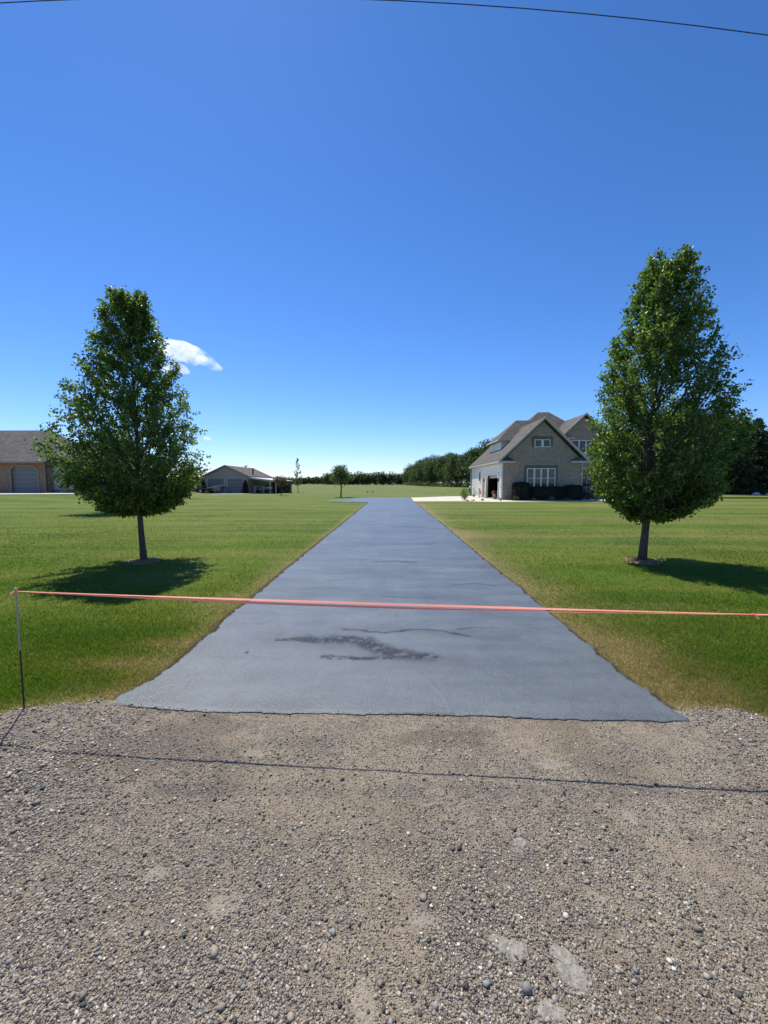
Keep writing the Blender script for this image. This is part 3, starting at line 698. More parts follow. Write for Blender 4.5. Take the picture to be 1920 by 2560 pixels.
def chip_ring(c, label):
    n = 520; a = RNG.uniform(0, 6.28, n); r = .30*np.sqrt(RNG.random(n))*RNG.uniform(.7, 1.25, n)
    mb = MB()
    for k in range(n):
        x, y = c[0]+r[k]*math.cos(a[k]), c[1]+r[k]*math.sin(a[k]); z = .012+.035*max(0, 1-r[k]/.34)+random.uniform(0, .012)
        l, w = random.uniform(.015, .04), random.uniform(.006, .014); t = random.uniform(0, 6.28); dx, dy = math.cos(t)*l, math.sin(t)*l; ex, ey = -math.sin(t)*w, math.cos(t)*w; q = random.uniform(-.012, .012)
        mb.add([(x-dx-ex, y-dy-ey, z-q), (x+dx-ex, y+dy-ey, z+q), (x+dx+ex, y+dy+ey, z+q+.004), (x-dx+ex, y-dy+ey, z-q+.004), (x, y, z-.012)], [(0,1,2,3), (0,1,4), (1,2,4), (2,3,4), (3,0,4)])
    mb.lathe((c[0], c[1], 0), [(.33, -.01), (.28, .012), (.12, .035), (.02, .045)], 18)
    tag(mb.build('wood_chips', M['chips']), label, 'mulch', kind='stuff')
chip_ring(TREES['L'], 'ring of wood chips round the foot of the left pear tree')
chip_ring(TREES['R'], 'ring of wood chips round the foot of the right pear tree')

def blob_tree_meshes(nm, h, w, nbl, nlf, lsize, trunk_h, trunk_r, seed, shape='round'):
    """prototype meshes for a broad tree: leaf shells round many blobs"""
    rg = np.random.default_rng(seed); P_ = []
    for k in range(nbl):
        v = rg.normal(0, 1, 3); v /= np.linalg.norm(v); v *= rg.uniform(.25, .82)
        cz = trunk_h+(h-trunk_h)*.5; rz = (h-trunk_h)*.5
        zz = v[2]; tap = 1.0 if shape == 'round' else (1-.45*zz)
        c = np.array([v[0]*w*.5*tap, v[1]*w*.5*tap, cz+zz*rz])
        br = rg.uniform(.13, .25)*w
        u = rg.normal(0, 1, (nlf, 3)); u /= np.linalg.norm(u, axis=1, keepdims=True); u *= (rg.random((nlf, 1))**.35)
        P_.append(c+u*br*np.array([1, 1, .85]))
    P_ = np.concatenate(P_)
    return P_, rg
def tree_proto(name, loc, label, cat, group, h, w, nbl, nlf, lsize, th, tr, mat, bark, seed, shape='round'):
    t = thing(name, loc, label, cat, group)
    P_, rg = blob_tree_meshes(name, h, w, nbl, nlf, lsize, th, tr, seed, shape)
    P_[:, 2] = np.maximum(P_[:, 2], th*.55 if th > .3 else .1)
    mb = MB(); mb.tube([(0, 0, -.1), (.02*h, 0, th), (0, .02*h, h*.8)], [tr*1.3, tr, tr*.25], 7)
    for k in range(7):
        a = k*2.4; z = th*.9+(h-th)*.08*k
        mb.tube([(0, 0, z), (math.cos(a)*w*.2, math.sin(a)*w*.2, z+w*.12), (math.cos(a)*w*.38, math.sin(a)*w*.38, z+w*.3)], [tr*.45, tr*.3, tr*.1], 5, False)
    mb.build('trunk', bark, t, smooth=True)
    leaf_mesh('crown', P_, rg.uniform(.6, 1.2, len(P_))*lsize, mat, t, droop=.2, aspect=.8)
    return t
def copy_tree(o, loc, rz=0, sc=1.0, label=None, group=None, parent=None):
    c = o.copy(); COL.objects.link(c); c.parent = parent
    c.location = loc; c.rotation_euler = (0, 0, rz); c.scale = (sc if hasattr(sc, '__len__') else (sc, sc, sc))
    if label: c['label'] = label
    if group: c['group'] = group
    for ch in [k for k in bpy.data.objects if k.parent == o]:
        d = ch.copy(); COL.objects.link(d); d.parent = c
        for g in [k for k in bpy.data.objects if k.parent == ch]:
            e = g.copy(); COL.objects.link(e); e.parent = d
    return c
def conifer_proto(loc, label, cat, group, h, w, seed, mat, z0=.3, lsize=.30, name='evergreen_tree', nl=1):
    t = thing(name, loc, label, cat, group); rg = np.random.default_rng(seed)
    mb = MB(); mb.tube([(0, 0, -.1), (0, 0, h*.5), (0, 0, h*.98)], [.018*h, .011*h, .002*h], 7)
    P_ = []; z = z0
    while z < h*.98:
        R = w*.5*(1-(z/h))**.8*rg.uniform(.8, 1.12)+.06
        for k in range(9):
            a = rg.uniform(0, 6.28); rr = R*rg.uniform(.75, 1.15); n = int(10+34*rr/(w*.5))*nl
            s = rg.random(n)**.6; lift = rg.uniform(-.25, .12)
            x = np.cos(a)*rr*s; y = np.sin(a)*rr*s; zz = z+lift*rr*s+.12*rr*s**3
            spread = .10*rr*(1-s*.5)+.05
            P_.append(np.stack([x+rg.normal(0, 1, n)*spread, y+rg.normal(0, 1, n)*spread, zz-np.abs(rg.normal(0, .07, n))*(w/4)], 1))
            if k % 3 == 0: mb.tube([(0, 0, z), (math.cos(a)*rr*.9, math.sin(a)*rr*.9, z+lift*rr*.9)], [.004*h, .001*h], 4, False)
        z += h*.032
    mb.build('trunk', M['bark2'], t); P_ = np.concatenate(P_)
    leaf_mesh('crown', P_, rg.uniform(.6, 1.2, len(P_))*lsize, mat, t, droop=.4, aspect=.45)
    return t

# second tree behind the left pear
x, y = G(297, 1281)
tree_proto('shade_tree', (x, y, 0), 'dense dark tree with low branches standing behind the left pear tree', 'tree', None, 4.6, 4.2, 70, 220, .13, .75, .14, M['leaf_dark'], M['bark'], 31, 'cone')
# the lone trees beyond the driveway
x, y = G(852, 1243)
tree_proto('lone_tree', (x, y, 0), 'small round crowned tree alone on the grass beyond the end of the driveway', 'tree', None, 3.85, 2.8, 46, 120, .13, 1.15, .07, M['sparse_leaf'], M['bark2'], 42, 'cone')
def spindly(base, top, w, label, mat, seed, name='young_tree'):
    prof = [(top*.22, w*.38, w*.38), (top*.35, w*.5, w*.5), (top*.6, w*.36, w*.36), (top*.85, w*.14, w*.14), (top, .06, .06)]
    return pear_tree(name, base, prof, label, 'tree', .05, top, 52, 6, 6, .14, mat, M['bark2'], None, (0, 0), top*.2, seed, False)
spindly(G(745, 1232), 5.9, 1.7, 'tall thin young tree with sparse leaves between the shed and the driveway', M['sparse_leaf'], 51)
x, y = G(703, 1238)
tree_proto('crabapple_tree', (x, y, 0), 'small reddish crabapple tree in front of the lean-to of the shed', 'tree', None, 2.65, 2.1, 30, 130, .11, 1.15, .05, M['crab_leaf'], M['bark2'], 52)
x, y = G(474, 1246)
tree_proto('yellow_leaved_tree', (x, y, 0), 'yellow green leaved tree half hidden at the right edge of the left pear tree', 'tree', None, 3.9, 2.9, 30, 90, .10, 1.2, .06, M['yellow_leaf'], M['bark2'], 53)

# woods right of the field: each tree its own object
wg = 'trees of the wood behind the field and the brick house'
wl = ['broad green tree standing in the wood edge right of the field', 'duller bluish green tree standing in the wood edge right of the field']
W = [tree_proto('woodland_tree', (60, 150, 0), wl[0], 'tree', wg, 13.5, 10, 60, 110, .42, .9, .25, M['wood_leaf'], M['bark2'], 61),
     tree_proto('woodland_tree', (70, 150, 0), wl[0], 'tree', wg, 12.5, 9, 55, 110, .42, 1.2, .25, M['wood_leaf'], M['bark2'], 62, 'cone'),
     tree_proto('woodland_tree', (80, 150, 0), wl[1], 'tree', wg, 14.5, 9, 60, 100, .42, 1.0, .25, M['wood_leaf2'], M['bark2'], 63)]
line_pts = [(14.0, 330.), (15.2, 290.), (17.0, 255.), (19.5, 222.), (22, 192.), (26.5, 165.), (32.5, 140.), (41, 118.), (50, 102.), (60, 90), (72, 84)]
def on_line(s):
    k = min(int(s), len(line_pts)-2); f = s-k; a, b = line_pts[k], line_pts[k+1]
    return a[0]*(1-f)+b[0]*f, a[1]*(1-f)+b[1]*f
first = [True]*3; k = 0
for row in range(3):
    s = 0.0
    while s < len(line_pts)-1.01:
        x, y = on_line(s); i = random.choice((0, 0, 1, 1, 2))
        sc = random.uniform(1.02, 1.36)*(1+.08*row)*(.95+.1*math.sin(s*2.3))
        px, py = x+row*7+random.uniform(-1.5, 1.5), y+row*5+random.uniform(-2, 2)
        rz = random.uniform(0, 6.28)
        if first[i]: W[i].location = (px, py, 0); W[i].scale = (sc,)*3; first[i] = False
        else: copy_tree(W[i], (px, py, 0), rz, sc)
        s += random.uniform(.22, .34)*(1 if row == 0 else 1.3)
# brush in front of the wood
def brush_mass(name, label, pts, hmin, hmax, step, n, ls, mat, seed, depth=6):
    rg = np.random.default_rng(seed); P_ = []
    for (x0, y0), (x1, y1) in zip(pts[:-1], pts[1:]):
        L = math.hypot(x1-x0, y1-y0); m = max(1, int(L/step))
        for k in range(m):
            f = (k+rg.random())/m; cx, cy = x0+(x1-x0)*f, y0+(y1-y0)*f+rg.uniform(0, depth)
            hh = rg.uniform(hmin, hmax); r = step*rg.uniform(1.0, 1.9)
            u = rg.normal(0, 1, (n, 3)); u /= np.linalg.norm(u, axis=1, keepdims=True); u *= rg.random((n, 1))**.4
            # lumpy: two stacked bodies
            q = np.stack([cx+u[:, 0]*r*(1.9 if step < 4 and hmin > 8 else 1), cy+u[:, 1]*r, hh*.5+u[:, 2]*hh*.5], 1); q[:, 0] += rg.normal(0, .1*r)
            P_.append(q)
    P_ = np.concatenate(P_); P_[:, 2] = np.abs(P_[:, 2])
    o = leaf_mesh(name, P_, rg.uniform(.6, 1.3, len(P_))*ls, mat, None, droop=.1, aspect=.8)
    return tag(o, label, 'trees', kind='stuff')
brush_mass('undergrowth', 'low brush along the foot of the wood right of the field', [(a-2, b-2) for a, b in line_pts], 1.2, 3.6, 2.0, 110, .42, M['wood_leaf'], 71, 2)
brush_mass('far_treeline', 'dark far tree line across the field behind the driveway end', [(-60, 340), (-30, 345), (0, 350), (20, 355)], 10.0, 12.8, 2.2, 460, 1.2, M['wood_leaf2'], 72, 14)
brush_mass('distant_treeline', 'faint distant tree line on the horizon left of the driveway', [(-420, 480), (-250, 520), (-150, 540), (-50, 560)], 8.5, 12, 3.2, 260, 1.9, M['wood_leaf2'], 73, 20)
brush_mass('horizon_wood', 'dark strip of wood on the horizon behind the shed', [(-600, 300), (-420, 330), (-250, 360)], 7.0, 11, 4.5, 200, 1.7, M['wood_leaf2'], 74, 20)

# the tall evergreens at the right edge
eg = 'dark evergreens at the right edge of the lawn'
el = 'tall dark evergreen tree with drooping boughs at the right edge of the lawn'
E = [conifer_proto((0, 0, 0), el, 'tree', eg, 12.5, 8.0, 81, M['conifer'], lsize=.40, nl=3), conifer_proto((0, 0, 0), el, 'tree', eg, 11.0, 8.5, 82, M['conifer'], lsize=.40, nl=3)]
spots = [(46.5, 62, 1.02), (51, 60.5, 1.1), (56, 61, .95), (60.5, 60, .86), (65, 61, .9), (70, 60, .8), (75, 62, .85), (53, 67, 1.15), (60, 68, 1.05), (68, 68, .95), (48, 70, 1.05), (42.5, 66, .95)]
for k, (x, y, s) in enumerate(spots):
    if k < 2: E[k].location = (x, y, 0); E[k].scale = (s, s, s)
    else: copy_tree(E[k % 2], (x, y, 0), k*1.9, s)
for k in range(11):
    copy_tree(W[k % 3], (40+k*5.0, 77+3*math.sin(k*2.1), 0), k*1.3, 1.0)
x, y, z = P(1760, 1150, 62)
bt = tree_proto('broadleaf_tree', (x-1, 58, 0), 'large broadleaf tree filling the gap behind the right pear tree', 'tree', None, 13.5, 10, 70, 130, .36, 1.0, .3, M['leaf_dark'], M['bark2'], 88)

# ------------------------------------------------------------------ shrubs
def shrub(name, loc, w, d, h, mat, label, cat='shrub', group=None, n=500, ls=.07, boxy=False, seed=0):
    rg = np.random.default_rng(seed+200); t = thing(name, loc, label, cat, group)
    if boxy:
        u = rg.uniform(-1, 1, (n, 3)); ax = rg.integers(0, 3, n); sg = rg.choice([-1, 1], n); u[np.arange(n), ax] = sg*rg.uniform(.75, 1.02, n)
        l = np.abs(u).max(1, keepdims=True); nn_ = (np.abs(u)**5).sum(1, keepdims=True)**.2; u = u/nn_*rg.uniform(.86, 1.03, (n, 1))
    else:
        u = rg.normal(0, 1, (n, 3)); u /= np.linalg.norm(u, axis=1, keepdims=True); u *= rg.random((n, 1))**.35*rg.uniform(.8, 1.1, (n, 1))
    P_ = u*np.array([w/2, d/2, h/2])+np.array([0, 0, h*.52]); P_[:, 2] = np.maximum(P_[:, 2], .02)
    leaf_mesh('foliage', P_, rg.uniform(.6, 1.2, n)*ls, mat, t, droop=0, aspect=.6)
    mb = MB()
    for k in range(5):
        a = k*1.26; mb.tube([(0, 0, 0), (math.cos(a)*w*.25, math.sin(a)*d*.25, h*.6)], [.018, .006], 4)
    if boxy: mb.box(-w*.42, w*.42, -d*.40, d*.40, .04, h*.9)
    mb.build('stem', M['hedge'] if boxy else M['bark2'], t)
    return t

# ------------------------------------------------------------------ the brick house (right)
HO = Vector((14.0, 36.6, 0))
house = thing('brick_house', HO, 'tan brick house with steep shingled gables and white side entry garage', 'house')
def hb(): return MB(HO)
def hole_wall(mb, axis, c0, c1, a0, a1, z0, z1, hole):
    """thin wall with one rectangular hole; axis 'x' = wall lies along y at x in c0..c1"""
    h0, h1, k1 = hole
    seg = [(a0, h0, z0, z1), (h1, a1, z0, z1), (h0, h1, k1, z1)]
    for p, q, r, s in seg:
        if axis == 'x': mb.box(c0, c1, p, q, r, s)
        else: mb.box(p, q, c0, c1, r, s)
m = .96
side = hb(); hole_wall(side, 'x', 10.3, 10.45, 36.75, 50.2, 0, 3.72, (37.6, 42.3, 2.42)); side.box(10.3, 10.5, 36.6, 36.75, 0, 3.72)
side.build('siding_wall', M['siding'], house)
fw = hb().prism([(10.42, 36.58, 0), (17.7, 36.58, 0), (17.7, 36.58, 3.78), (14.1, 36.58, 7.35), (10.42, 36.58, 3.78)], (0, .2, 0)); fw.build('wall', M['brick'], house)
hb().box(17.5, 17.7, 36.78, 41.0, 0, 3.75).build('wall', M['brick'], house); hb().box(10.45, 17.5, 50.0, 50.2, 0, 3.72).build('wall', M['brick'], house)
hb().box(10.46, 17.5, 36.8, 50.0, .03, .06).build('garage_floor', M['concrete'], house)
hb().box(10.46, 17.5, 36.8, 50.0, 3.60, 3.68).build('garage_ceiling', M['dark'], house)
hb().box(13.2, 13.3, 36.8, 50.0, .06, 3.6).build('garage_partition', simple('garage_inside', (.10,.10,.095), .8), house)
# garage opening trim with angled corners
tr = hb(); tr.box(10.24, 10.30, 37.42, 37.6, 0, 2.6); tr.box(10.24, 10.30, 42.3, 42.48, 0, 2.6); tr.box(10.24, 10.30, 37.6, 42.3, 2.42, 2.6)
tr.prism([(10.25, 37.6, 2.42), (10.25, 37.95, 2.42), (10.25, 37.6, 2.07)], (.15, 0, 0)); tr.prism([(10.25, 42.3, 2.42), (10.25, 41.95, 2.42), (10.25, 42.3, 2.07)], (.15, 0, 0))
tr.box(10.25, 10.45, 42.26, 42.3, 0, 2.42)
tr.build('garage_trim', M['white'], house)
hb().box(10.6, 10.66, 37.6, 42.3, 2.12, 2.45).build('garage_door', M['cream'], house)
hb().box(10.26, 10.30, 43.2, 44.15, .05, 2.2).build('door', M['tandoor'], house)
def window(parent, org, face, u0, u1, z0, z1, c, cols, rail=True, munt=(2, 3), muln=.05, frame=.07, name='window'):
    """face '-y' (u along x, plane y=c) or '-x' (u along y, plane x=c)"""
    def bx(mb, a, b, d0, d1, e, f):
        if face == '-y': mb.box(a, b, c-d1, c-d0, e, f)
        else: mb.box(c-d1, c-d0, a, b, e, f)
    fr = MB(org)
    bx(fr, u0-frame, u1+frame, 0, .07, z0-frame, z0); bx(fr, u0-frame, u1+frame, 0, .07, z1, z1+frame)
    bx(fr, u0-frame, u0, 0, .066, z0, z1); bx(fr, u1, u1+frame, 0, .066, z0, z1)
    wdt = (u1-u0)/cols
    for k in range(1, cols): bx(fr, u0+k*wdt-muln, u0+k*wdt+muln, 0, .066, z0, z1)
    if rail:
        for k in range(cols):
            bx(fr, u0+k*wdt+(muln if k else 0), u0+(k+1)*wdt-(muln if k < cols-1 else 0), .01, .06, (z0+z1)/2-.025, (z0+z1)/2+.025)
    w = fr.build(name, M['white'], parent)
    for k in range(cols):
        pn = MB(org); bx(pn, u0+k*wdt+.01, u0+(k+1)*wdt-.01, .004, .03, z0+.005, z1-.005); p = pn.build('pane', M['glass'], w)
    mb = MB(org); a, b = munt
    for k in range(cols):
        l, r = u0+k*wdt+(muln if k else 0), u0+(k+1)*wdt-(muln if k < cols-1 else 0)
        for j in range(1, a): bx(mb, l+(r-l)*j/a-.008, l+(r-l)*j/a+.008, .03, .04, z0+.01, z1-.01)
        for j in range(1, b*(2 if rail else 1)):
            zz = z0+(z1-z0)*j/(b*(2 if rail else 1)); bx(mb, l, r, .03, .038, zz-.007, zz+.007)
    mb.build('muntin', simple('muntin_grey', (.22,.24,.26), .5), w)
    return w
window(house, HO, '-y', 12.72, 15.22, 1.22, 2.92, 36.58, 4, True, (2, 2), .085, .09)
window(house, HO, '-y', 13.35, 14.68, 5.02, 5.60, 36.58, 2, False, (3, 2), .11, .07)
window(house, HO, '-x', 45.0, 45.75, 1.85, 2.95, 10.3, 1, False, (1, 1), .05, .05)
for u0, u1, z0, z1 in ((12.72, 15.22, 1.22, 2.92), (13.35, 14.68, 5.02, 5.60)):
    bt_ = hb()                                         # soldier course surround
    bt_.box(u0-.32, u1+.32, 36.57, 36.58, z1+.09, z1+.35).box(u0-.32, u0-.10, 36.57, 36.58, z0-.01, z1+.09).box(u1+.10, u1+.32, 36.57, 36.58, z0-.01, z1+.09)
    for k in range(int((u1-u0+.6)/.11)):
        a = u0-.30+k*.11; bt_.box(a, a+.09, 36.555, 36.58, z1+.10, z1+.10+.24)
    for k in range(int((z1-z0)/.12)):
        z = z0+k*.12; bt_.box(u0-.30, u0-.11, 36.555, 36.58, z, z+.10); bt_.box(u1+.11, u1+.30, 36.555, 36.58, z, z+.10)
    bt_.build('brick_surround', M['brick_trim'], house)
# garage roof
def gable_roof(parent, org, xc, hw, ze, slope, y0, y1, t, mat, name='roof'):
    zr = ze+hw*slope; mb = MB(org)
    mb.slab([(xc-hw, y0, ze), (xc, y0, zr), (xc, y1, zr), (xc-hw, y1, ze)], t)
    mb.slab([(xc+hw, y0, ze), (xc+hw, y1, ze), (xc, y1, zr-.002), (xc, y0, zr-.002)], t)
    return mb.build(name, mat, parent), zr
rf, zr = gable_roof(house, HO, 14.1, 4.08, 3.75, m, 36.28, 50.5, .16, M['shingle'])
rk = hb()                                              # rake boards and eave returns
for s in (-1, 1):
    x0 = 14.1+s*4.11; z0_ = 3.69
    rk.prism([(x0, 36.20, z0_-.12), (14.1, 36.20, z0_-.12+4.11*m), (14.1, 36.20, z0_+.14+4.11*m), (x0, 36.20, z0_+.14)], (0, .075, 0))
rk.build('rake_board', M['cream'], rf)
for s, xa, xb in ((-1, 9.96, 11.5), (1, 16.65, 18.35)):
    MB(HO).box(xa, xb, 36.22, 36.56, 3.48, 3.66).build('eave_return', M['cream'], rf)
    xm = xa if s < 0 else xb
    MB(HO).add([(xa+.02, 36.24, 3.662), (xb-.02, 36.24, 3.662), (xb-.02, 36.57, 3.662), (xa+.02, 36.57, 3.662), ((xa+xb)/2-s*.1, 36.57, 4.1)], [(0,1,2,3), (0,1,4), (1,2,4), (2,3,4), (3,0,4)]).build('return_roof', M['shingle'], rf)
g = MB(HO).box(9.93, 10.03, 36.25, 50.5, 3.52, 3.68); g.build('gutter', M['cream'], rf)
MB(HO).box(10.03, 10.3, 36.9, 50.4, 3.46, 3.5).build('soffit', M['cream'], rf)
MB(HO).tube([(10.0, 50.2, 3.5), (10.18, 50.25, 3.2), (10.22, 50.25, .2)], .05, 8).build('downspout', M['cream'], rf)
MB(HO).box(17.72, 17.80, 36.50, 36.58, .1, 3.46).build('downspout', M['cream'], rf)
# upper storey, hip roofs
def hip(parent, org, x0, x1, y0, y1, ze, slope, t, mat, ridge_axis='x', name='roof', open_right=False):
    hw = (y1-y0)/2; zr = ze+hw*slope; ym = (y0+y1)/2
    a, b, c, d = (x0, y0, ze), (x1, y0, ze), (x1, y1, ze), (x0, y1, ze)
    r0, r1 = (x0+hw, ym, zr), ((x1 if open_right else x1-hw), ym, zr)
    lo = [(p[0], p[1], p[2]-t) for p in (a, b, c, d)]
    mb = MB(org); mb.add([a, b, c, d, r0, r1]+lo, [(0,1,5,4), (2,3,4,5), (3,0,4), (1,2,5), (0,1,7,6), (1,2,8,7), (2,3,9,8), (3,0,6,9), (6,7,8,9)])
    return mb.build(name, mat, parent)
hb().box(11.5, 16.5, 41.3, 45.7, 4.2, 6.02).build('upper_wall', M['siding'], house)
ra = hip(house, HO, 11.15, 17.0, 40.95, 46.05, 6.15, .93, .14, M['shingle'], open_right=True)
MB(HO).box(11.06, 11.14, 40.95, 46.05, 6.0, 6.14).box(11.06, 17.0, 40.86, 40.94, 6.0, 6.14).build('fascia', M['cream'], ra)
hb().box(13.55, 22.5, 43.2, 51.0, 0, 6.02).build('main_wall', M['brick'], house)
rm = hip(house, HO, 13.2, 22.9, 42.9, 51.3, 6.15, .93, .14, M['shingle'])
MB(HO).box(13.2, 22.9, 42.81, 42.89, 6.0, 6.14).box(22.91, 22.99, 42.9, 51.3, 6.0, 6.14).build('fascia', M['cream'], rm)
hb().prism([(17.72, 41.0, 0), (22.3, 41.0, 0), (22.3, 41.0, 6.35), (20.0, 41.0, 8.45), (17.72, 41.0, 6.35)], (0, 2.2, 0)).build('gable_wall', M['brick'], house)
rg_, zz = gable_roof(house, HO, 20.0, 2.55, 6.33, m, 40.72, 46.8, .15, M['shingle'])
rk = hb()
for s in (-1, 1):
    x0 = 20.0+s*2.58; z0_ = 6.27
    rk.prism([(x0, 40.64, z0_-.1), (20.0, 40.64, z0_-.1+2.58*m), (20.0, 40.64, z0_+.13+2.58*m), (x0, 40.64, z0_+.13)], (0, .075, 0))
rk.build('rake_board', M['cream'], rg_)
MB(HO).box(17.6, 18.9, 40.66, 40.98, 6.16, 6.32).build('eave_return', M['cream'], rg_); MB(HO).box(21.4, 22.55, 40.66, 40.98, 6.16, 6.32).build('eave_return', M['cream'], rg_)
window(house, HO, '-y', 18.75, 20.95, 4.35, 6.0, 41.0, 3, False, (2, 4), .07, .08)
window(house, HO, '-y', 18.6, 20.7, 1.25, 3.1, 41.0, 2, True, (1, 1), .12, .08)
hb().box(18.2, 20.9, 40.93, 41.0, .1, 1.12).build('entry_panel', simple('blue_grey_panel', (.20,.24,.26), .6), house)
hb().box(20.35, 20.42, 40.86, 40.93, .1, 2.4).build('entry_post', M['white'], house)
hb().box(22.5, 27.0, 44.0, 50.6, 0, 3.3).build('side_wing', M['brick'], house)
hip(house, HO, 22.2, 27.4, 43.6, 51.0, 3.4, .68, .14, M['shingle']) if False else MB(HO).slab([(22.3, 43.6, 3.35), (27.4, 43.6, 3.35), (27.4, 47.3, 5.7), (22.3, 47.3, 5.7)], .15).slab([(22.3, 47.3, 5.7), (27.4, 47.3, 5.698), (27.4, 51, 3.35), (22.3, 51, 3.35)], .15).build('roof', M['shingle'], house)
def wall_lamp(y):
    w = MB(HO).box(10.16, 10.30, y-.02, y+.02, 2.02, 2.06).lathe((10.14, y, 1.72), [(.03, 0), (.075, .06), (.085, .24), (.02, .33)], 8)
    w.build('wall_lamp', M['black'], house)
wall_lamp(37.15); wall_lamp(42.75)

# things round the house
def at_house(px, py): 
    x, y = G(px, py); return (x, y, .03)
hg = 'dark clipped hedges under the brick gable'
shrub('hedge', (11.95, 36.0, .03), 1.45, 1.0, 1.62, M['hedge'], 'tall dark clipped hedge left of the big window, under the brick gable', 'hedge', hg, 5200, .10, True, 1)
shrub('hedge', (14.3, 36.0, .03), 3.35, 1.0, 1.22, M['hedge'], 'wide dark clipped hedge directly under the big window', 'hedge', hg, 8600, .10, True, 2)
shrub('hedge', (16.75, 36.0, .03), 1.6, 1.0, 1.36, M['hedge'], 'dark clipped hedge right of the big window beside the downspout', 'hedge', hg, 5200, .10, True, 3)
shrub('bush', (18.9, 37.6, .03), 2.3, 1.3, .85, M['hedge'], 'low dark rounded bush beyond the right corner of the brick gable', 'shrub', None, 1600, .10, False, 4)
shrub('entry_shrub', (20.3, 39.4, .03), 1.7, 1.2, 2.3, M['hedge'], 'dark shrub in front of the entry window beside the right pear tree', 'shrub', None, 1400, .11, False, 5)
lg = 'small shrubs along the stone bed'
shrub('lime_shrub', at_house(1290, 1252.5), .62, .6, .42, M['lime'], 'bright green round shrub in front of the tall left hedge', 'shrub', lg, 420, .06, False, 6)
shrub('lime_shrub', at_house(1335, 1253.2), .42, .4, .30, M['lime'], 'smallest bright green shrub, in front of the wide middle hedge', 'shrub', lg, 300, .06, False, 7)
shrub('lime_shrub', at_house(1378, 1252.5), .60, .6, .42, M['lime'], 'bright green round shrub between the wide hedge and the right hedge', 'shrub', lg, 420, .06, False, 8)
shrub('olive_shrub', at_house(1416, 1253), .7, .6, .30, M['olive'], 'dull olive low shrub in front of the right hedge', 'shrub', lg, 360, .06, False, 9)
shrub('olive_shrub', at_house(1492, 1252), .65, .6, .26, M['crab_leaf'], 'brownish low shrub by the foot of the right pear tree crown', 'shrub', lg, 360, .06, False, 10)
shrub('olive_shrub', at_house(1206, 1253), .30, .3, .2, M['olive'], 'tiny round shrub on the pale stones left of the garage opening', 'shrub', lg, 200, .05, False, 11)
shrub('olive_shrub', at_house(1184, 1243), .36, .35, .36, M['olive'], 'round olive shrub beside the black grill', 'shrub', lg, 260, .05, False, 12)
shrub('olive_shrub', at_house(1238, 1249.5), .50, .45, .34, M['olive'], 'olive shrub below the pink flower pot by the garage opening', 'shrub', lg, 320, .05, False, 13)
shrub('olive_shrub', at_house(1251, 1253), .40, .4, .30, M['olive'], 'olive shrub at the left corner of the brick gable', 'shrub', lg, 260, .05, False, 14)
shrub('rose_bush', (11.15, 35.4, .03), .35, .35, 1.1, M['maroon'], 'thin maroon leaved bush in front of the tall left hedge', 'shrub', None, 190, .07, False, 15)
shrub('flower_clump', at_house(1168, 1253.3), .42, .4, .13, M['maroon'], 'low reddish clump on the stones, nearer the tall green shrub', 'flowers', 'low reddish clumps', 160, .04, False, 16)
shrub('flower_clump', at_house(1183, 1253.3), .42, .4, .13, M['maroon'], 'low reddish clump on the stones, below the patio chairs', 'flowers', 'low reddish clumps', 160, .04, False, 17)
x, y = G(1161, 1251)
t = shrub('tall_shrub', (x, y, .0), .85, .8, 1.15, M['lime'] if False else foliage('mid_green', (.045,.085,.018), (.10,.16,.03), .5, .3), 'upright green leafy shrub at the left end of the stone bed', 'shrub', None, 620, .10, False, 18)
# kettle style grill
x, y = G(1181, 1238.5)
gr = thing('grill', (x, y, .03), 'black grill with a rounded silver lid beside the garage corner', 'grill')
MB().add([(-.28,-.22,0),(.28,-.22,0),(.28,.22,0),(-.28,.22,0),(-.48,-.3,.85),(.48,-.3,.85),(.48,.3,.85),(-.48,.3,.85)], [(0,3,2,1),(4,5,6,7),(0,1,5,4),(1,2,6,5),(2,3,7,6),(3,0,4,7)]).build('cabinet', M['black'], gr, bevel=.02)
MB().lathe((-.40, 0, .86), [(.28, 0), (.30, .05), (.30, .75), (.28, .80)], 16, 'x').build('lid', M['silver'], gr, True)
MB().tube([(-.3, -.34, 1.0), (.3, -.34, 1.0)], .015, 6).build('handle', M['black'], gr)
# patio chairs
def patio_chair(x, y, rz, label):
    t = thing('patio_chair', (x, y, .03), label, 'chair', 'tan patio chairs beside the garage', rz)
    MB().box(-.26, .26, -.25, .25, .40, .45).build('seat', M['pot'], t, bevel=.01)
    MB().prism([(-.27, .22, .45), (.27, .22, .45), (.24, .34, 1.02), (-.24, .34, 1.02)], (0, .035, 0)).build('backrest', M['pot'], t)
    for a in (-.24, .24):
        for b in (-.22, .22): MB().tube([(a, b, .4), (a*1.08, b*1.1, 0)], .018, 6).build('leg', M['pot'], t)
        MB().box(a-.025 if a < 0 else a-.02, a+.02 if a < 0 else a+.025, -.26, .27, .62, .65).tube([(a, -.22, .42), (a, -.23, .63)], .014, 6).build('armrest', M['pot'], t)
    return t
x, y = G(1192, 1244.5); patio_chair(x, y, rad(75), 'tan patio chair nearer the grill, left of its pair')
x, y = G(1206, 1245); patio_chair(x, y, rad(95), 'tan patio chair nearer the garage opening, right of its pair')
x, y = G(1236, 1246)
fp = thing('flower_pot', (x, y, .03), 'pale pot of pink flowers beside the garage opening', 'flower pot')
MB().lathe((0, 0, 0), [(.13, 0), (.19, .25), (.22, .42), (.23, .45), (.20, .45), (.17, .40)], 14).build('pot', M['pot'], fp, True)
rg2 = np.random.default_rng(9); u = rg2.normal(0, 1, (220, 3)); u /= np.linalg.norm(u, axis=1, keepdims=True)
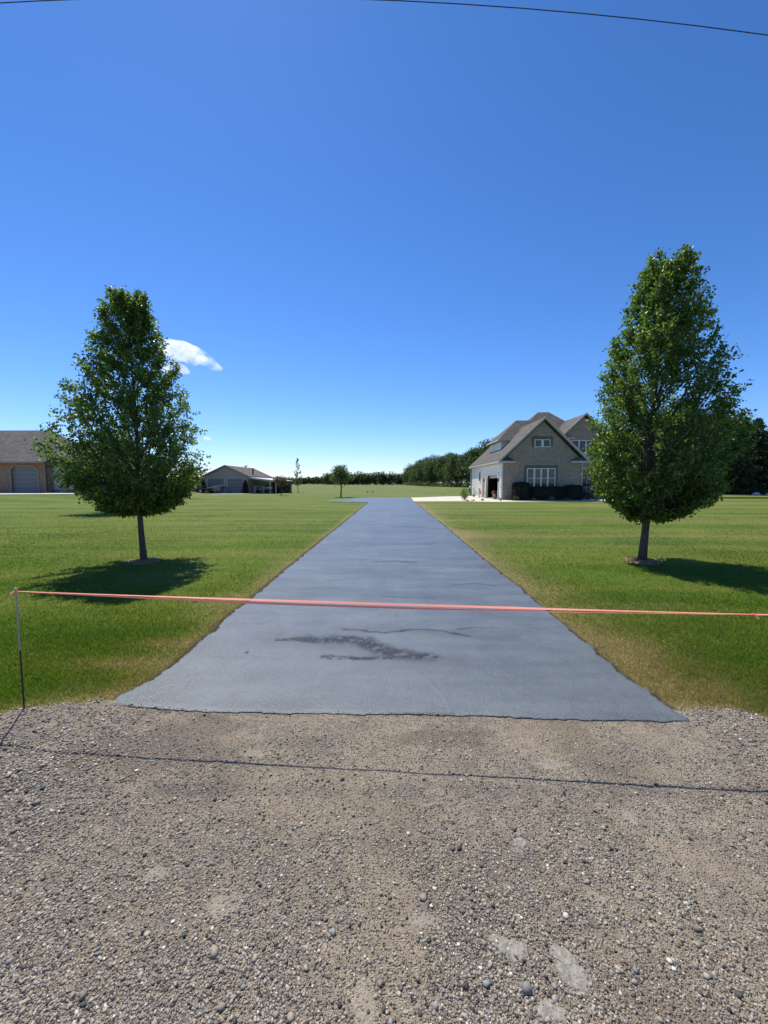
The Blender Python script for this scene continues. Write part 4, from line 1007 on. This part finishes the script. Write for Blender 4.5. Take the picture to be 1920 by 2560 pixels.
leaf_mesh('flowers', u*np.array([.34, .3, .2])*rg2.random((220, 1))**.4+np.array([0, 0, .62]), .07, M['pink'], fp)
def path_light(x, y, label):
    t = thing('path_light', (x, y, .03), label, 'garden light', 'small stake lights along the stone bed')
    MB().tube([(0, 0, 0), (0, 0, .30)], .012, 6).build('stake', M['silver'], t)
    MB().lathe((0, 0, .28), [(.03, 0), (.035, .06), (.06, .075), (.015, .11)], 8).build('lamp_head', M['white'], t)
for px, lb in ((1313, 'small stake light between the two leftmost bright shrubs'), (1350, 'small stake light right of the smallest bright shrub'), (1397, 'small stake light between the right hedge shrubs'), (1432, 'small stake light below the right end of the brick gable')):
    x, y = G(px, 1251); path_light(x, y, lb)

# ------------------------------------------------------------------ neighbour house at the left edge
NO = Vector((-40, 42, .5))
nb_ = thing('neighbour_house', NO, 'long low house with hip roof, brick front and closed garage door at the left edge', 'house')
def pX(px, Y): return P(px, 1200, Y)[0]
def pZ(py, px, Y): return P(px, py, Y)[2]
xr = pX(119, 42); ze = pZ(1154, 60, 41.6); zr_ = pZ(1076, 60, 47.4); gd0, gd1 = pX(29, 42), pX(96, 42); gz = pZ(1166, 60, 42)
n = MB(NO); hole_wall(n, 'y', 42.0, 42.25, -62, xr, .5, ze-.05, (gd0, gd1, gz)); n.box(-62, xr-.02, 42.26, 52.5, .5, ze-.08)
n.build('wall', M['brick2'], nb_)
MB(NO).box(gd0, gd1, 42.16, 42.22, .5, gz).build('garage_door', M['doorgrey'], nb_)
w_ = .13; tr = MB(NO); tr.box(gd0-w_, gd0, 41.93, 42.0, .5, gz-.35).box(gd1, gd1+w_, 41.93, 42.0, .5, gz-.35)
c_ = .42
tr.prism([(gd0-w_, 41.93, gz-.35), (gd0, 41.93, gz-.35), (gd0+c_, 41.93, gz), (gd0+c_-.05, 41.93, gz+w_)], (0, .07, 0)); tr.prism([(gd1+w_, 41.93, gz-.35), (gd1, 41.93, gz-.35), (gd1-c_, 41.93, gz), (gd1-c_+.05, 41.93, gz+w_)], (0, .07, 0))
tr.box(gd0+c_-.05, gd1-c_+.05, 41.93, 42.0, gz, gz+w_)
tr.build('door_trim', M['tandoor'], nb_)
MB(NO).prism([(gd0, 42.02, gz), (gd0+c_, 42.02, gz), (gd0, 42.02, gz-.38)], (0, .1, 0)).prism([(gd1, 42.02, gz), (gd1-c_, 42.02, gz), (gd1, 42.02, gz-.38)], (0, .1, 0)).build('door_corner', M['brick2'], nb_)
sc_ = MB(NO)
for k in range(40):
    a = -45.5+k*.2
    if a < xr-.3: sc_.box(a, a+.17, 41.955, 42.0, gz+.16, gz+.42)
sc_.build('soldier_course', simple('red_brick_course', (.34,.15,.08), .9, var=.4, scale=9), nb_)
MB(NO).box(xr-.5, xr-.06, 41.94, 42.0, .5, ze-.1).build('corner_pier', M['brick2'], nb_)
MB(NO).tube([(xr-.02, 41.9, ze-.1), (xr-.02, 41.9, .6)], .05, 8).build('downspout', M['black'], nb_)
hwd = 47.4-41.4
rfN = MB(NO); xe = xr+.3
rfN.add([(-62, 41.4, ze), (xe, 41.4, ze), (xe, 53.4, ze), (-62, 53.4, ze), (-62, 47.4, zr_), (pX(134, 47.4), 47.4, zr_)]+[(-62, 41.4, ze-.16), (xe, 41.4, ze-.16), (xe, 53.4, ze-.16), (-62, 53.4, ze-.16)],
        [(0,1,5,4), (2,3,4,5), (1,2,5), (3,0,4), (0,1,7,6), (1,2,8,7), (2,3,9,8), (3,0,6,9), (6,7,8,9)])
rfN = rfN.build('roof', M['shingle2'], nb_)
MB(NO).box(-62, xe, 41.28, 41.39, ze-.18, ze-.02).build('gutter', simple('tan_gutter', (.26,.22,.18), .5), rfN)
# siding wing
MB(NO).box(xr+.02, -30.2, 42.7, 51, .5, ze-.1).build('siding_wall', M['siding2'], nb_)
MB(NO).box(xr+.02, -30.15, 42.6, 42.7, .5, .85).build('foundation', simple('foundation_grey', (.16,.165,.17), .9), nb_)
r2 = MB(NO); x1 = -29.7; z2 = ze+2.6
r2.add([(xe-1.2, 42.2, ze), (x1, 42.2, ze), (x1, 51.6, ze), (xe-1.2, 51.6, ze), (xe-1.2, 46.9, z2), (x1-4, 46.9, z2)]+[(xe-1.2, 42.2, ze-.15), (x1, 42.2, ze-.15), (x1, 51.6, ze-.15), (xe-1.2, 51.6, ze-.15)],
       [(0,1,5,4), (2,3,4,5), (1,2,5), (3,0,4), (0,1,7,6), (1,2,8,7), (2,3,9,8), (3,0,6,9), (6,7,8,9)])
r2.build('roof', M['shingle2'], nb_)

# ------------------------------------------------------------------ the shed
SX0, SX1, SY0, SY1 = pX(511, 59), pX(620, 59), 59.0, 70.5
SO = Vector(((SX0+SX1)/2, SY0, 0)); xc = (SX0+SX1)/2
shed = thing('shed', SO, 'taupe gabled shed with two grey garage doors and an open lean-to', 'shed')
zeS = pZ(1191, 560, 59); zrS = pZ(1163, 560, 59)
MB(SO).prism([(SX0, SY0, 0), (SX1, SY0, 0), (SX1, SY0, zeS-.02), (xc, SY0, zrS-.12), (SX0, SY0, zeS-.02)], (0, SY1-SY0, 0)).build('wall', M['siding3'], shed)
hwS = (SX1-SX0)/2+.35; slS = (zrS-zeS)/((SX1-SX0)/2+.35)
rs_, _ = gable_roof(shed, SO, xc, hwS, zeS, slS, SY0-.35, SY1+.3, .12, M['shingle'])
fb = MB(SO)
for s in (-1, 1): fb.prism([(xc+s*hwS, SY0-.42, zeS-.14), (xc, SY0-.42, zrS-.14), (xc, SY0-.42, zrS+.04), (xc+s*hwS, SY0-.42, zeS+.04)], (0, .06, 0))
fb.build('fascia', simple('taupe_fascia', (.24,.22,.19), .6), rs_)
for a, b in ((520, 560), (569, 608)):
    x0, x1 = pX(a, 59), pX(b, 59); zt = pZ(1196, 560, 59)
    d_ = MB(SO).box(x0, x1, SY0-.05, SY0-.005, .06, zt).build('garage_door', M['doorgrey'], shed)
    MB(SO).box(x0-.08, x0, SY0-.07, SY0-.005, .06, zt+.08).box(x1, x1+.08, SY0-.07, SY0-.005, .06, zt+.08).box(x0, x1, SY0-.07, SY0-.005, zt, zt+.08).build('door_trim', M['cream'], d_)
MB(SO).lathe((pX(641, 64), 62.5, 2.6), [(.11, 0), (.11, 1.25), (.17, 1.27), (.17, 1.42), (.05, 1.5)], 10).build('vent_pipe', M['black'], rs_)
MB(SO).lathe((pX(615, 69), 69.0, zrS-.05), [(.12, 0), (.12, .25), (.28, .35), (.30, .5), (.1, .65)], 12).build('roof_ventilator', M['silver'], rs_)
# lean-to
lx1 = pX(690, 59.5)
lt_ = MB(SO).slab([(SX1+.1, 58.9, zeS-.1), (lx1, 58.9, zeS-.62), (lx1, 70, zeS-.62), (SX1+.1, 70, zeS-.1)], .07).build('lean_to_roof', M['metalroof'], shed)
MB(SO).slab([(SX1+.1, 58.86, zeS-.17), (lx1, 58.86, zeS-.69), (lx1, 58.98, zeS-.69), (SX1+.1, 58.98, zeS-.17)], .16).build('beam', M['wood'], lt_)
for px in (675, 689):
    xx = pX(px, 59.0); MB(SO).box(xx-.07, xx+.07, 58.98, 59.12, 0, zeS-.7).build('post', M['wood'], shed)
for px in (640, 689): 
    xx = pX(px, 69.8); MB(SO).box(xx-.07, xx+.07, 69.7, 69.84, 0, zeS-.6).build('post', M['wood'], shed)
# under the lean-to: a covered boat and a work frame
bx_, by_ = pX(662, 64), 64
bo = thing('boat', (bx_, by_, 0), 'pale pontoon boat with rail panels stored on a trailer under the shed lean-to', 'boat')
MB().add([(-3.2,-1.2,.75),(2.6,-1.2,.75),(3.5,0,.85),(2.6,1.2,.75),(-3.2,1.2,.75),(-3.2,-1.2,.95),(2.6,-1.2,.95),(3.6,0,1.05),(2.6,1.2,.95),(-3.2,1.2,.95)], [(0,1,2,3,4),(5,9,8,7,6),(0,5,6,1),(1,6,7,2),(2,7,8,3),(3,8,9,4),(4,9,5,0)]).build('deck', M['silver'], bo)
MB().box(-3.0, -1.2, -1.15, -1.1, .95, 1.65).box(-1.0, .6, -1.15, -1.1, .95, 1.65).box(.8, 2.4, -1.15, -1.1, .95, 1.65).box(-3.0, 2.4, 1.1, 1.15, .95, 1.65).box(-3.05, -3.0, -1.1, 1.1, .95, 1.65).build('rail_panel', M['boat'], bo)
MB().box(-2.9, 2.4, -1.17, -1.155, 1.12, 1.32).build('stripe', simple('blue_stripe', (.06,.10,.14), .4), bo)
for s in (-.85, .85): MB().tube([(-3.1, s, .5), (2.4, s, .5), (3.3, s, .72)], [.3, .3, .05], 12).build('pontoon', M['silver'], bo)
for s in (-1.0, 1.0): MB().lathe((-.4, s-.1, .3), [(.29, 0), (.3, .04), (.3, .16), (.29, .2)], 14, 'y').build('wheel', M['rubber'], bo)
MB().box(-2.8, 4.3, -.05, .05, .16, .24).box(-.5, -.3, -.9, .9, .2, .28).build('trailer_frame', M['black'], bo)
wx_ = pX(649, 60)
wf = thing('work_bench', (wx_, 60, 0), 'white metal frame bench standing under the lean-to beam', 'bench')
MB().box(-.9, .7, -.3, .3, 1.12, 1.17).build('bench_top', M['white'], wf)
for a in (-.8, .6):
    for b in (-.25, .25): MB().box(a-.03, a+.03, b-.03, b+.03, 0, 1.12).build('leg', M['white'], wf)
MB().box(-.3, .62, -.28, -.24, .66, .71).box(.2, .26, -.285, -.235, 0, .7).build('shelf_rail', M['white'], wf)
xx = pX(702, 62)
wp = thing('wood_stack', (xx, 62.5, 0), 'dark stack of split logs beside the lean-to behind the reddish tree', 'wood pile')
mb = MB()
for r_ in range(11):
    for k in range(14):
        mb.tube([(-1.25+k*.185+.09*(r_ % 2), -.5, .1+r_*.15), (-1.25+k*.185+.09*(r_ % 2)+random.uniform(-.02, .02), .5, .1+r_*.15)], random.uniform(.07, .09), 6)
mb.build('logs', simple('dark_logs', (.045,.035,.03), .9, var=.5, scale=9), wp)
MB().box(-1.42, -1.34, -.5, .5, 0, 1.85).box(1.42, 1.5, -.5, .5, 0, 1.85).build('rack', M['black'], wp)
conifer_proto((pX(613, 58.2), 58.2, 0), 'narrow dark cone shaped evergreen right of the shed doors', 'evergreen', 'cone shaped evergreens at the shed corners', 2.1, .95, 91, M['hedge'], .05, .12, 'cone_evergreen', 1)
conifer_proto((pX(508, 58.2), 58.2, 0), 'narrow dark cone shaped evergreen at the left corner of the shed', 'evergreen', 'cone shaped evergreens at the shed corners', 2.0, .9, 92, M['hedge'], .05, .12, 'cone_evergreen', 1)
# little tractor, trailer with timber, slat fence, bin
def wheel(mb_t, mb_h, x, y, r, w):
    mb_t.lathe((x, y-w/2, r), [(r*.8, 0), (r, w*.2), (r, w*.8), (r*.8, w)], 18, 'y'); mb_h.lathe((x, y-w*.55, r), [(r*.3, 0), (r*.55, w*.1), (r*.55, w*.9), (r*.3, w*1.1)], 12, 'y')
tx = pX(504, 56)
tc = thing('lawn_tractor', (tx, 56, .06), 'small black lawn tractor with white hubs parked before the shed', 'tractor')
MB().box(-.85, .1, -.32, .32, .35, .75).build('body', M['black'], tc, bevel=.05)
MB().prism([(-.25, -.24, .75), (.2, -.24, .75), (.28, -.24, 1.15), (.16, -.24, 1.2), (.1, -.24, .85), (-.25, -.24, .85)], (0, .48, 0)).build('driver_seat', M['black'], tc)
MB().tube([(-.55, 0, .75), (-.38, 0, 1.05)], .02, 6).lathe((-.38, 0, 1.05), [(.17, 0), (.19, .02), (.17, .04)], 12).build('steering_wheel', M['rubber'], tc)
for a, b, r, w in ((.05, -.42, .40, .26), (.05, .42, .40, .26), (-.7, -.36, .24, .16), (-.7, .36, .24, .16)):
    wt, wh = MB(), MB(); wheel(wt, wh, a, b, r, w); q = wt.build('wheel', M['rubber'], tc); wh.build('hub', M['white'], q)
tx = pX(528, 56.3)
tl = thing('utility_trailer', (tx, 56.3, .06), 'low black utility trailer loaded with long pale boards before the left shed door', 'trailer')
MB().box(-1.25, .25, -.6, .6, .38, .46).box(-1.25, .25, -.6, -.56, .46, .72).box(-1.25, .25, .56, .6, .46, .72).box(-1.25, -1.21, -.56, .56, .46, .72).tube([(.25, 0, .42), (1.0, 0, .42)], .04, 6).build('bed', M['black'], tl)
for b in (-.7, .7):
    wt, wh = MB(), MB(); wheel(wt, wh, -.4, b, .3, .18); q = wt.build('wheel', M['rubber'], tl); wh.build('hub', M['silver'], q)
MB().box(.3, 1.1, -.35, .35, .42, .95).build('crate', simple('green_grey_crate', (.14,.16,.12), .7), tl)
bd = thing('timber_boards', (tx-.3, 56.2, .55), 'long pale boards resting tilted on the utility trailer', 'boards')
for k in range(3):
    MB().prism([(-.4, -.25+k*.16, .26+k*.03), (2.05, -.25+k*.16, .72+k*.02), (2.05, -.25+k*.16, .78+k*.02), (-.4, -.25+k*.16, .32+k*.03)], (0, .14, 0)).build('board', M['wood'], bd)
fx0, fx1 = pX(420, 57), pX(505, 57)
fe_ = thing('slat_fence', ((fx0+fx1)/2, 57, 0), 'low red brown plank fence with dark posts left of the shed', 'fence')
mb = MB(((fx0+fx1)/2, 57, 0)); x = fx0
while x < fx1-.1: mb.box(x, x+.42, 57, 57.05, .35, 1.35); x += .46
mb.build('planks', M['plank'], fe_)
x = fx0
while x < fx1:
    MB(((fx0+fx1)/2, 57, 0)).box(x-.05, x+.05, 56.93, 57.0, 0, 1.5).build('post', M['black'], fe_); x += .92
tb = thing('dust_bin', (pX(562, 58.4), 58.4, .06), 'small green lidded bin between the two shed doors', 'bin')
MB().lathe((0, 0, 0), [(.22, 0), (.28, .75), (.28, .78)], 12).build('bin_body', simple('pale_green', (.17,.20,.15), .6), tb); MB().lathe((0, 0, .78), [(.32, 0), (.33, .06), (.2, .14)], 12).build('lid', M['black'], tb)
# things out on the field
x, y = G(926, 1231.5)
pt = thing('low_table', (x, y, 0), 'small low grey slab table standing alone out on the field', 'table')
MB().box(-.62, .5, -.35, .35, .27, .36).build('tabletop', M['boulder'], pt, bevel=.02)
for a in (-.5, .38): MB().box(a-.08, a+.08, -.25, .25, 0, .27).build('leg', M['boulder'], pt)
x, y = G(1108, 1240)
MBp = MB((x, y, 0)).lathe((x, y, 0), [(.05, 0), (.05, .42), (.075, .43), (.075, .5), (.02, .53)], 10).build('standpipe', M['white']); MBp.location = (x, y, 0)
tag(MBp, 'small white capped pipe sticking out of the field near the concrete drive', 'pipe')
def boulder(x, y, r, label, seed, g='pale boulders under the evergreens'):
    rg = np.random.default_rng(seed); mb = MB(); prof = [(r*.85, -.05), (r, r*.25), (r*.8, r*.6), (r*.4, r*.85), (r*.06, r*.9)]
    mb.lathe((0, 0, 0), prof, 10); mb.v = [(a*(1+rg.normal(0, .08)), b*(1+rg.normal(0, .08)), c*(1+rg.normal(0, .06))) for a, b, c in mb.v]
    o = mb.build('boulder', M['boulder'], None, True); o.location = (x, y, 0); tag(o, label, 'boulder', g)
x, y = G(1841, 1236); boulder(x, y-3, .42, 'pale boulder lying under the evergreens, left and larger of two', 5)
x, y = G(1870, 1235.5); boulder(x, y-3, .3, 'greyer smaller boulder under the evergreens, right of two', 6)

# ------------------------------------------------------------------ stake, tape, leaf
gx, gy = G(61, 1780)
topL = P(38, 1468, gy)
st = thing('marker_stake', (gx, gy, 0), 'thin metal stake, rusty below and grey above, left end of the orange tape', 'stake')
hS = topL[2]
MB().tube([(0, 0, -.05), (.001, 0, hS*.5)], .0052, 8).build('lower_rod', M['rust'], st)
MB().tube([(.001, 0, hS*.5), (.002, 0, hS-.012)], [.0058, .0052], 8).build('upper_rod', M['steel'], st); MB().lathe((.002, 0, hS-.012), [(.0066, 0), (.007, .006), (.004, .01)], 10).build('cap', M['white'], st)
aL = Vector(P(42, 1478, gy)); aR = Vector(P(1885, 1536, 2.26)); far_ = Vector((2.95, 2.24, 0)); far_.z = aR.z-.004
s2 = thing('marker_stake', (far_.x, far_.y, 0), 'thin metal stake holding the right end of the orange tape beyond the dry lawn corner', 'stake')
MB().tube([(0, 0, -.05), (0, 0, .42)], .0062, 8).build('lower_rod', M['rust'], s2); MB().tube([(0, 0, .42), (0, 0, .86)], .0066, 8).build('upper_rod', M['steel'], s2)
def ribbon(mb, A, B, w, sag, tw0, tw1, n=120, off=0.0, th=.0006, wv=None):
    A, B = Vector(A), Vector(B); d = (B-A).normalized(); side_ = d.cross(Vector((0, 0, 1))).normalized(); up = side_.cross(d)
    V = []
    for k in range(n+1):
        t = k/n; p = A.lerp(B, t); p.z -= 4*sag*t*(1-t); p = p+side_*off*math.sin(math.pi*t)
        a = tw0+(tw1-tw0)*t+.25*math.sin(t*9+off*40); ww = (wv(t) if wv else 1)*w
        e = up*math.cos(a)+side_*math.sin(a); f = side_*math.cos(a)-up*math.sin(a)
        for s in (-1, 1): V.append(p+e*ww*.5*s)
    Fs = [(2*k, 2*k+1, 2*k+3, 2*k+2) for k in range(n)]
    mb.add(V, Fs)
tp = thing('barrier_tape', (aL.x, aL.y, 0), 'orange pink plastic tape stretched across the end of the driveway', 'tape')
O_ = Vector((aL.x, aL.y, 0))
mb = MB(O_)
wv = lambda t: .28+.72*min(1, (min(t, 1.02-t)*3.2))**.8
ribbon(mb, aL, aR, .0155, .008, .5, .2, wv=wv); ribbon(mb, aL+Vector((0, .003, -.001)), aR+Vector((0, .003, -.001)), .0135, .026, -.35, .75, off=.012, wv=wv)
ribbon(mb, aR, far_, .009, .0, .2, .5, 12)
mb.build('strands', M['tape'], tp)
mb = MB(O_); prev = aL
for k, (dx, dz) in enumerate(((-.012, .001), (-.024, -.004), (-.036, -.013), (-.045, -.023))):
    cur = aL+Vector((dx, -.004, dz)); ribbon(mb, prev, cur, .013, 0, .2, .3, 2); prev = cur
ribbon(mb, aR, aR+Vector((.022, -.01, -.024)), .011, 0, .1, .6, 4)
mb.build('loose_ends', M['tape'], tp)
MB(O_).lathe((aL.x, aL.y, aL.z-.008), [(.008, 0), (.0105, .006), (.008, .015)], 10).lathe((aR.x, aR.y, aR.z-.006), [(.004, 0), (.008, .006), (.004, .012)], 8).build('knot', M['tape'], tp)
x, y = G(617, 1627, .03)
lf = MB((x, y, .03)); zf_ = .034
lf.add([(x-.022, y, zf_), (x, y-.012, zf_+.004), (x+.024, y+.004, zf_+.010), (x+.004, y+.016, zf_+.006), (x+.002, y+.002, zf_-.001)], [(0,1,4), (1,2,4), (2,3,4), (3,0,4)]).add([(x-.014, y-.03, zf_), (x+.006, y-.034, zf_+.003), (x+.016, y-.022, zf_+.008), (x-.002, y-.018, zf_+.003)], [(0,1,2,3)])
o = lf.build('fallen_leaf', M['lime']); o.location = (x, y, .03); tag(o, 'single green leaf lying on the sealed driveway left of the dark stain', 'leaf')

# ------------------------------------------------------------------ overhead cable
pts = []
for px in range(-1700, 4301, 150):
    py = 5.16e-5*(px-145)*(px-960)
    pts.append(P(px, py, 5.6))
c = MB((0, 5.6, 0)).tube(pts, .0052, 8).build('power_line', M['wire'], None, True); c.location = (0, 5.6, 0)
tag(c, 'dark overhead cable sagging across the top of the sky', 'cable')

# ------------------------------------------------------------------ clouds
def cloud(px_pts, Y, label, scale, dens=.02, seed=1):
    rg = np.random.default_rng(seed)
    t = NT('cloud_vapour'); t.n.remove(t.b)
    v = t.coord('Object'); nz = t.noise(v, 3.2/scale, 6, .68)
    pv = t.new('ShaderNodeVolumePrincipled'); pv.inputs['Color'].default_value = (1, 1, 1, 1); pv.inputs['Anisotropy'].default_value = .6
    t.link(t.math('MULTIPLY', t.ramp(nz, [(.42, 0.), (.72, 1.)]), dens), pv.inputs['Density']); t.link(pv.outputs[0], t.out.inputs['Volume'])
    c0 = Vector(P(px_pts[0][0], px_pts[0][1], Y)); V = []; Fs = []
    import bmesh
    bm = bmesh.new()
    for px, py, r in px_pts:
        p = Vector(P(px, py, Y))-c0; R = 1.12*r*Y/962
        m_ = bmesh.ops.create_icosphere(bm, subdivisions=3, radius=R)
        for vv in m_['verts']: vv.co = Vector((vv.co.x*1.3, vv.co.y, vv.co.z*.8))+p
    me = bpy.data.meshes.new('cloud'); bm.to_mesh(me); bm.free()
    o = link_mesh('cloud', me, t.m); o.location = c0
    rm_ = o.modifiers.new('merge', 'REMESH'); rm_.mode = 'VOXEL'; rm_.voxel_size = scale*.035
    return tag(o, label, 'cloud', 'small white clouds')
cloud([(425, 868, 22), (450, 875, 25), (475, 885, 24), (498, 893, 19), (516, 902, 15), (533, 915, 12), (546, 921, 8), (480, 905, 12), (440, 890, 16)], 2600, 'larger wispy white cloud right of the left pear tree', 330, .030)
cloud([(430, 915, 14), (448, 922, 14), (462, 928, 9), (415, 920, 12)], 2600, 'smaller white cloud just below the larger one, half behind the left pear tree', 200, .045, 2)
cloud([(515, 1096, 5), (520, 1098, 5), (526, 1099, 3)], 2600, 'tiniest white cloud speck low over the shed', 60, .16, 3)

# ------------------------------------------------------------------ light, sky, camera
SUN_EL, SUN_AZ = rad(62), rad(-30)        # azimuth from +Y towards +X
w = bpy.data.worlds.new('World'); scene.world = w; w.use_nodes = True
nt = w.node_tree; bg = nt.nodes['Background']; sky = nt.nodes.new('ShaderNodeTexSky'); sky.sky_type = 'NISHITA'
sky.sun_disc = False; sky.sun_elevation = SUN_EL; sky.sun_rotation = SUN_AZ; sky.altitude = 0; sky.air_density = 1.0; sky.dust_density = .1; sky.ozone_density = 3.0
tint = nt.nodes.new('ShaderNodeMix'); tint.data_type = 'RGBA'; tint.blend_type = 'MULTIPLY'; tint.inputs[0].default_value = 1; tint.inputs[7].default_value = (.74, .80, 1.12, 1)
k1 = nt.nodes.new('ShaderNodeVectorMath'); k1.operation = 'SCALE'; k1.inputs['Scale'].default_value = .12; nt.links.new(sky.outputs[0], k1.inputs[0])
sp_ = nt.nodes.new('ShaderNodeSeparateXYZ'); nt.links.new(k1.outputs[0], sp_.inputs[0]); gm = nt.nodes.new('ShaderNodeCombineXYZ')
for ch, g_ in enumerate((1.44, 1.22, 1.28)):
    pw = nt.nodes.new('ShaderNodeMath'); pw.operation = 'POWER'; nt.links.new(sp_.outputs[ch], pw.inputs[0]); pw.inputs[1].default_value = g_; nt.links.new(pw.outputs[0], gm.inputs[ch])
k2 = nt.nodes.new('ShaderNodeVectorMath'); k2.operation = 'SCALE'; k2.inputs['Scale'].default_value = 1/.12; nt.links.new(gm.outputs[0], k2.inputs[0])
nt.links.new(k2.outputs[0], tint.inputs[6]); nt.links.new(tint.outputs[2], bg.inputs[0]); bg.inputs[1].default_value = .12
sd = bpy.data.lights.new('sun', 'SUN'); sd.energy = 4.8; sd.angle = rad(.53); sd.color = (1, .93, .80)
so = bpy.data.objects.new('sun', sd); COL.objects.link(so)
to_sun = Vector((math.sin(SUN_AZ)*math.cos(SUN_EL), math.cos(SUN_AZ)*math.cos(SUN_EL), math.sin(SUN_EL)))
so.rotation_euler = to_sun.to_track_quat('Z', 'Y').to_euler(); so.location = (0, 0, 50)
cam = bpy.data.cameras.new('camera'); co = bpy.data.objects.new('camera', cam); COL.objects.link(co)
cam.sensor_fit = 'VERTICAL'; cam.sensor_height = 34.6; cam.sensor_width = 25.95; cam.lens = F/2560*34.6
cam.clip_start = .05; cam.clip_end = 12000
co.location = (0, 0, CH); co.rotation_euler = (math.pi/2-PITCH, 0, YAW); scene.camera = co
scene.render.resolution_x, scene.render.resolution_y = 768, 1024
vs = scene.view_settings; vs.view_transform = 'Standard'; vs.look = 'None'; vs.gamma = 1; vs.exposure = 0.4
scene.cycles.use_denoising = True; scene.cycles.sample_clamp_indirect = 4.0; scene.cycles.volume_bounces = 8; scene.cycles.max_bounces = 14
scene.cycles.volume_step_rate = 1.0; scene.cycles.volume_max_steps = 256
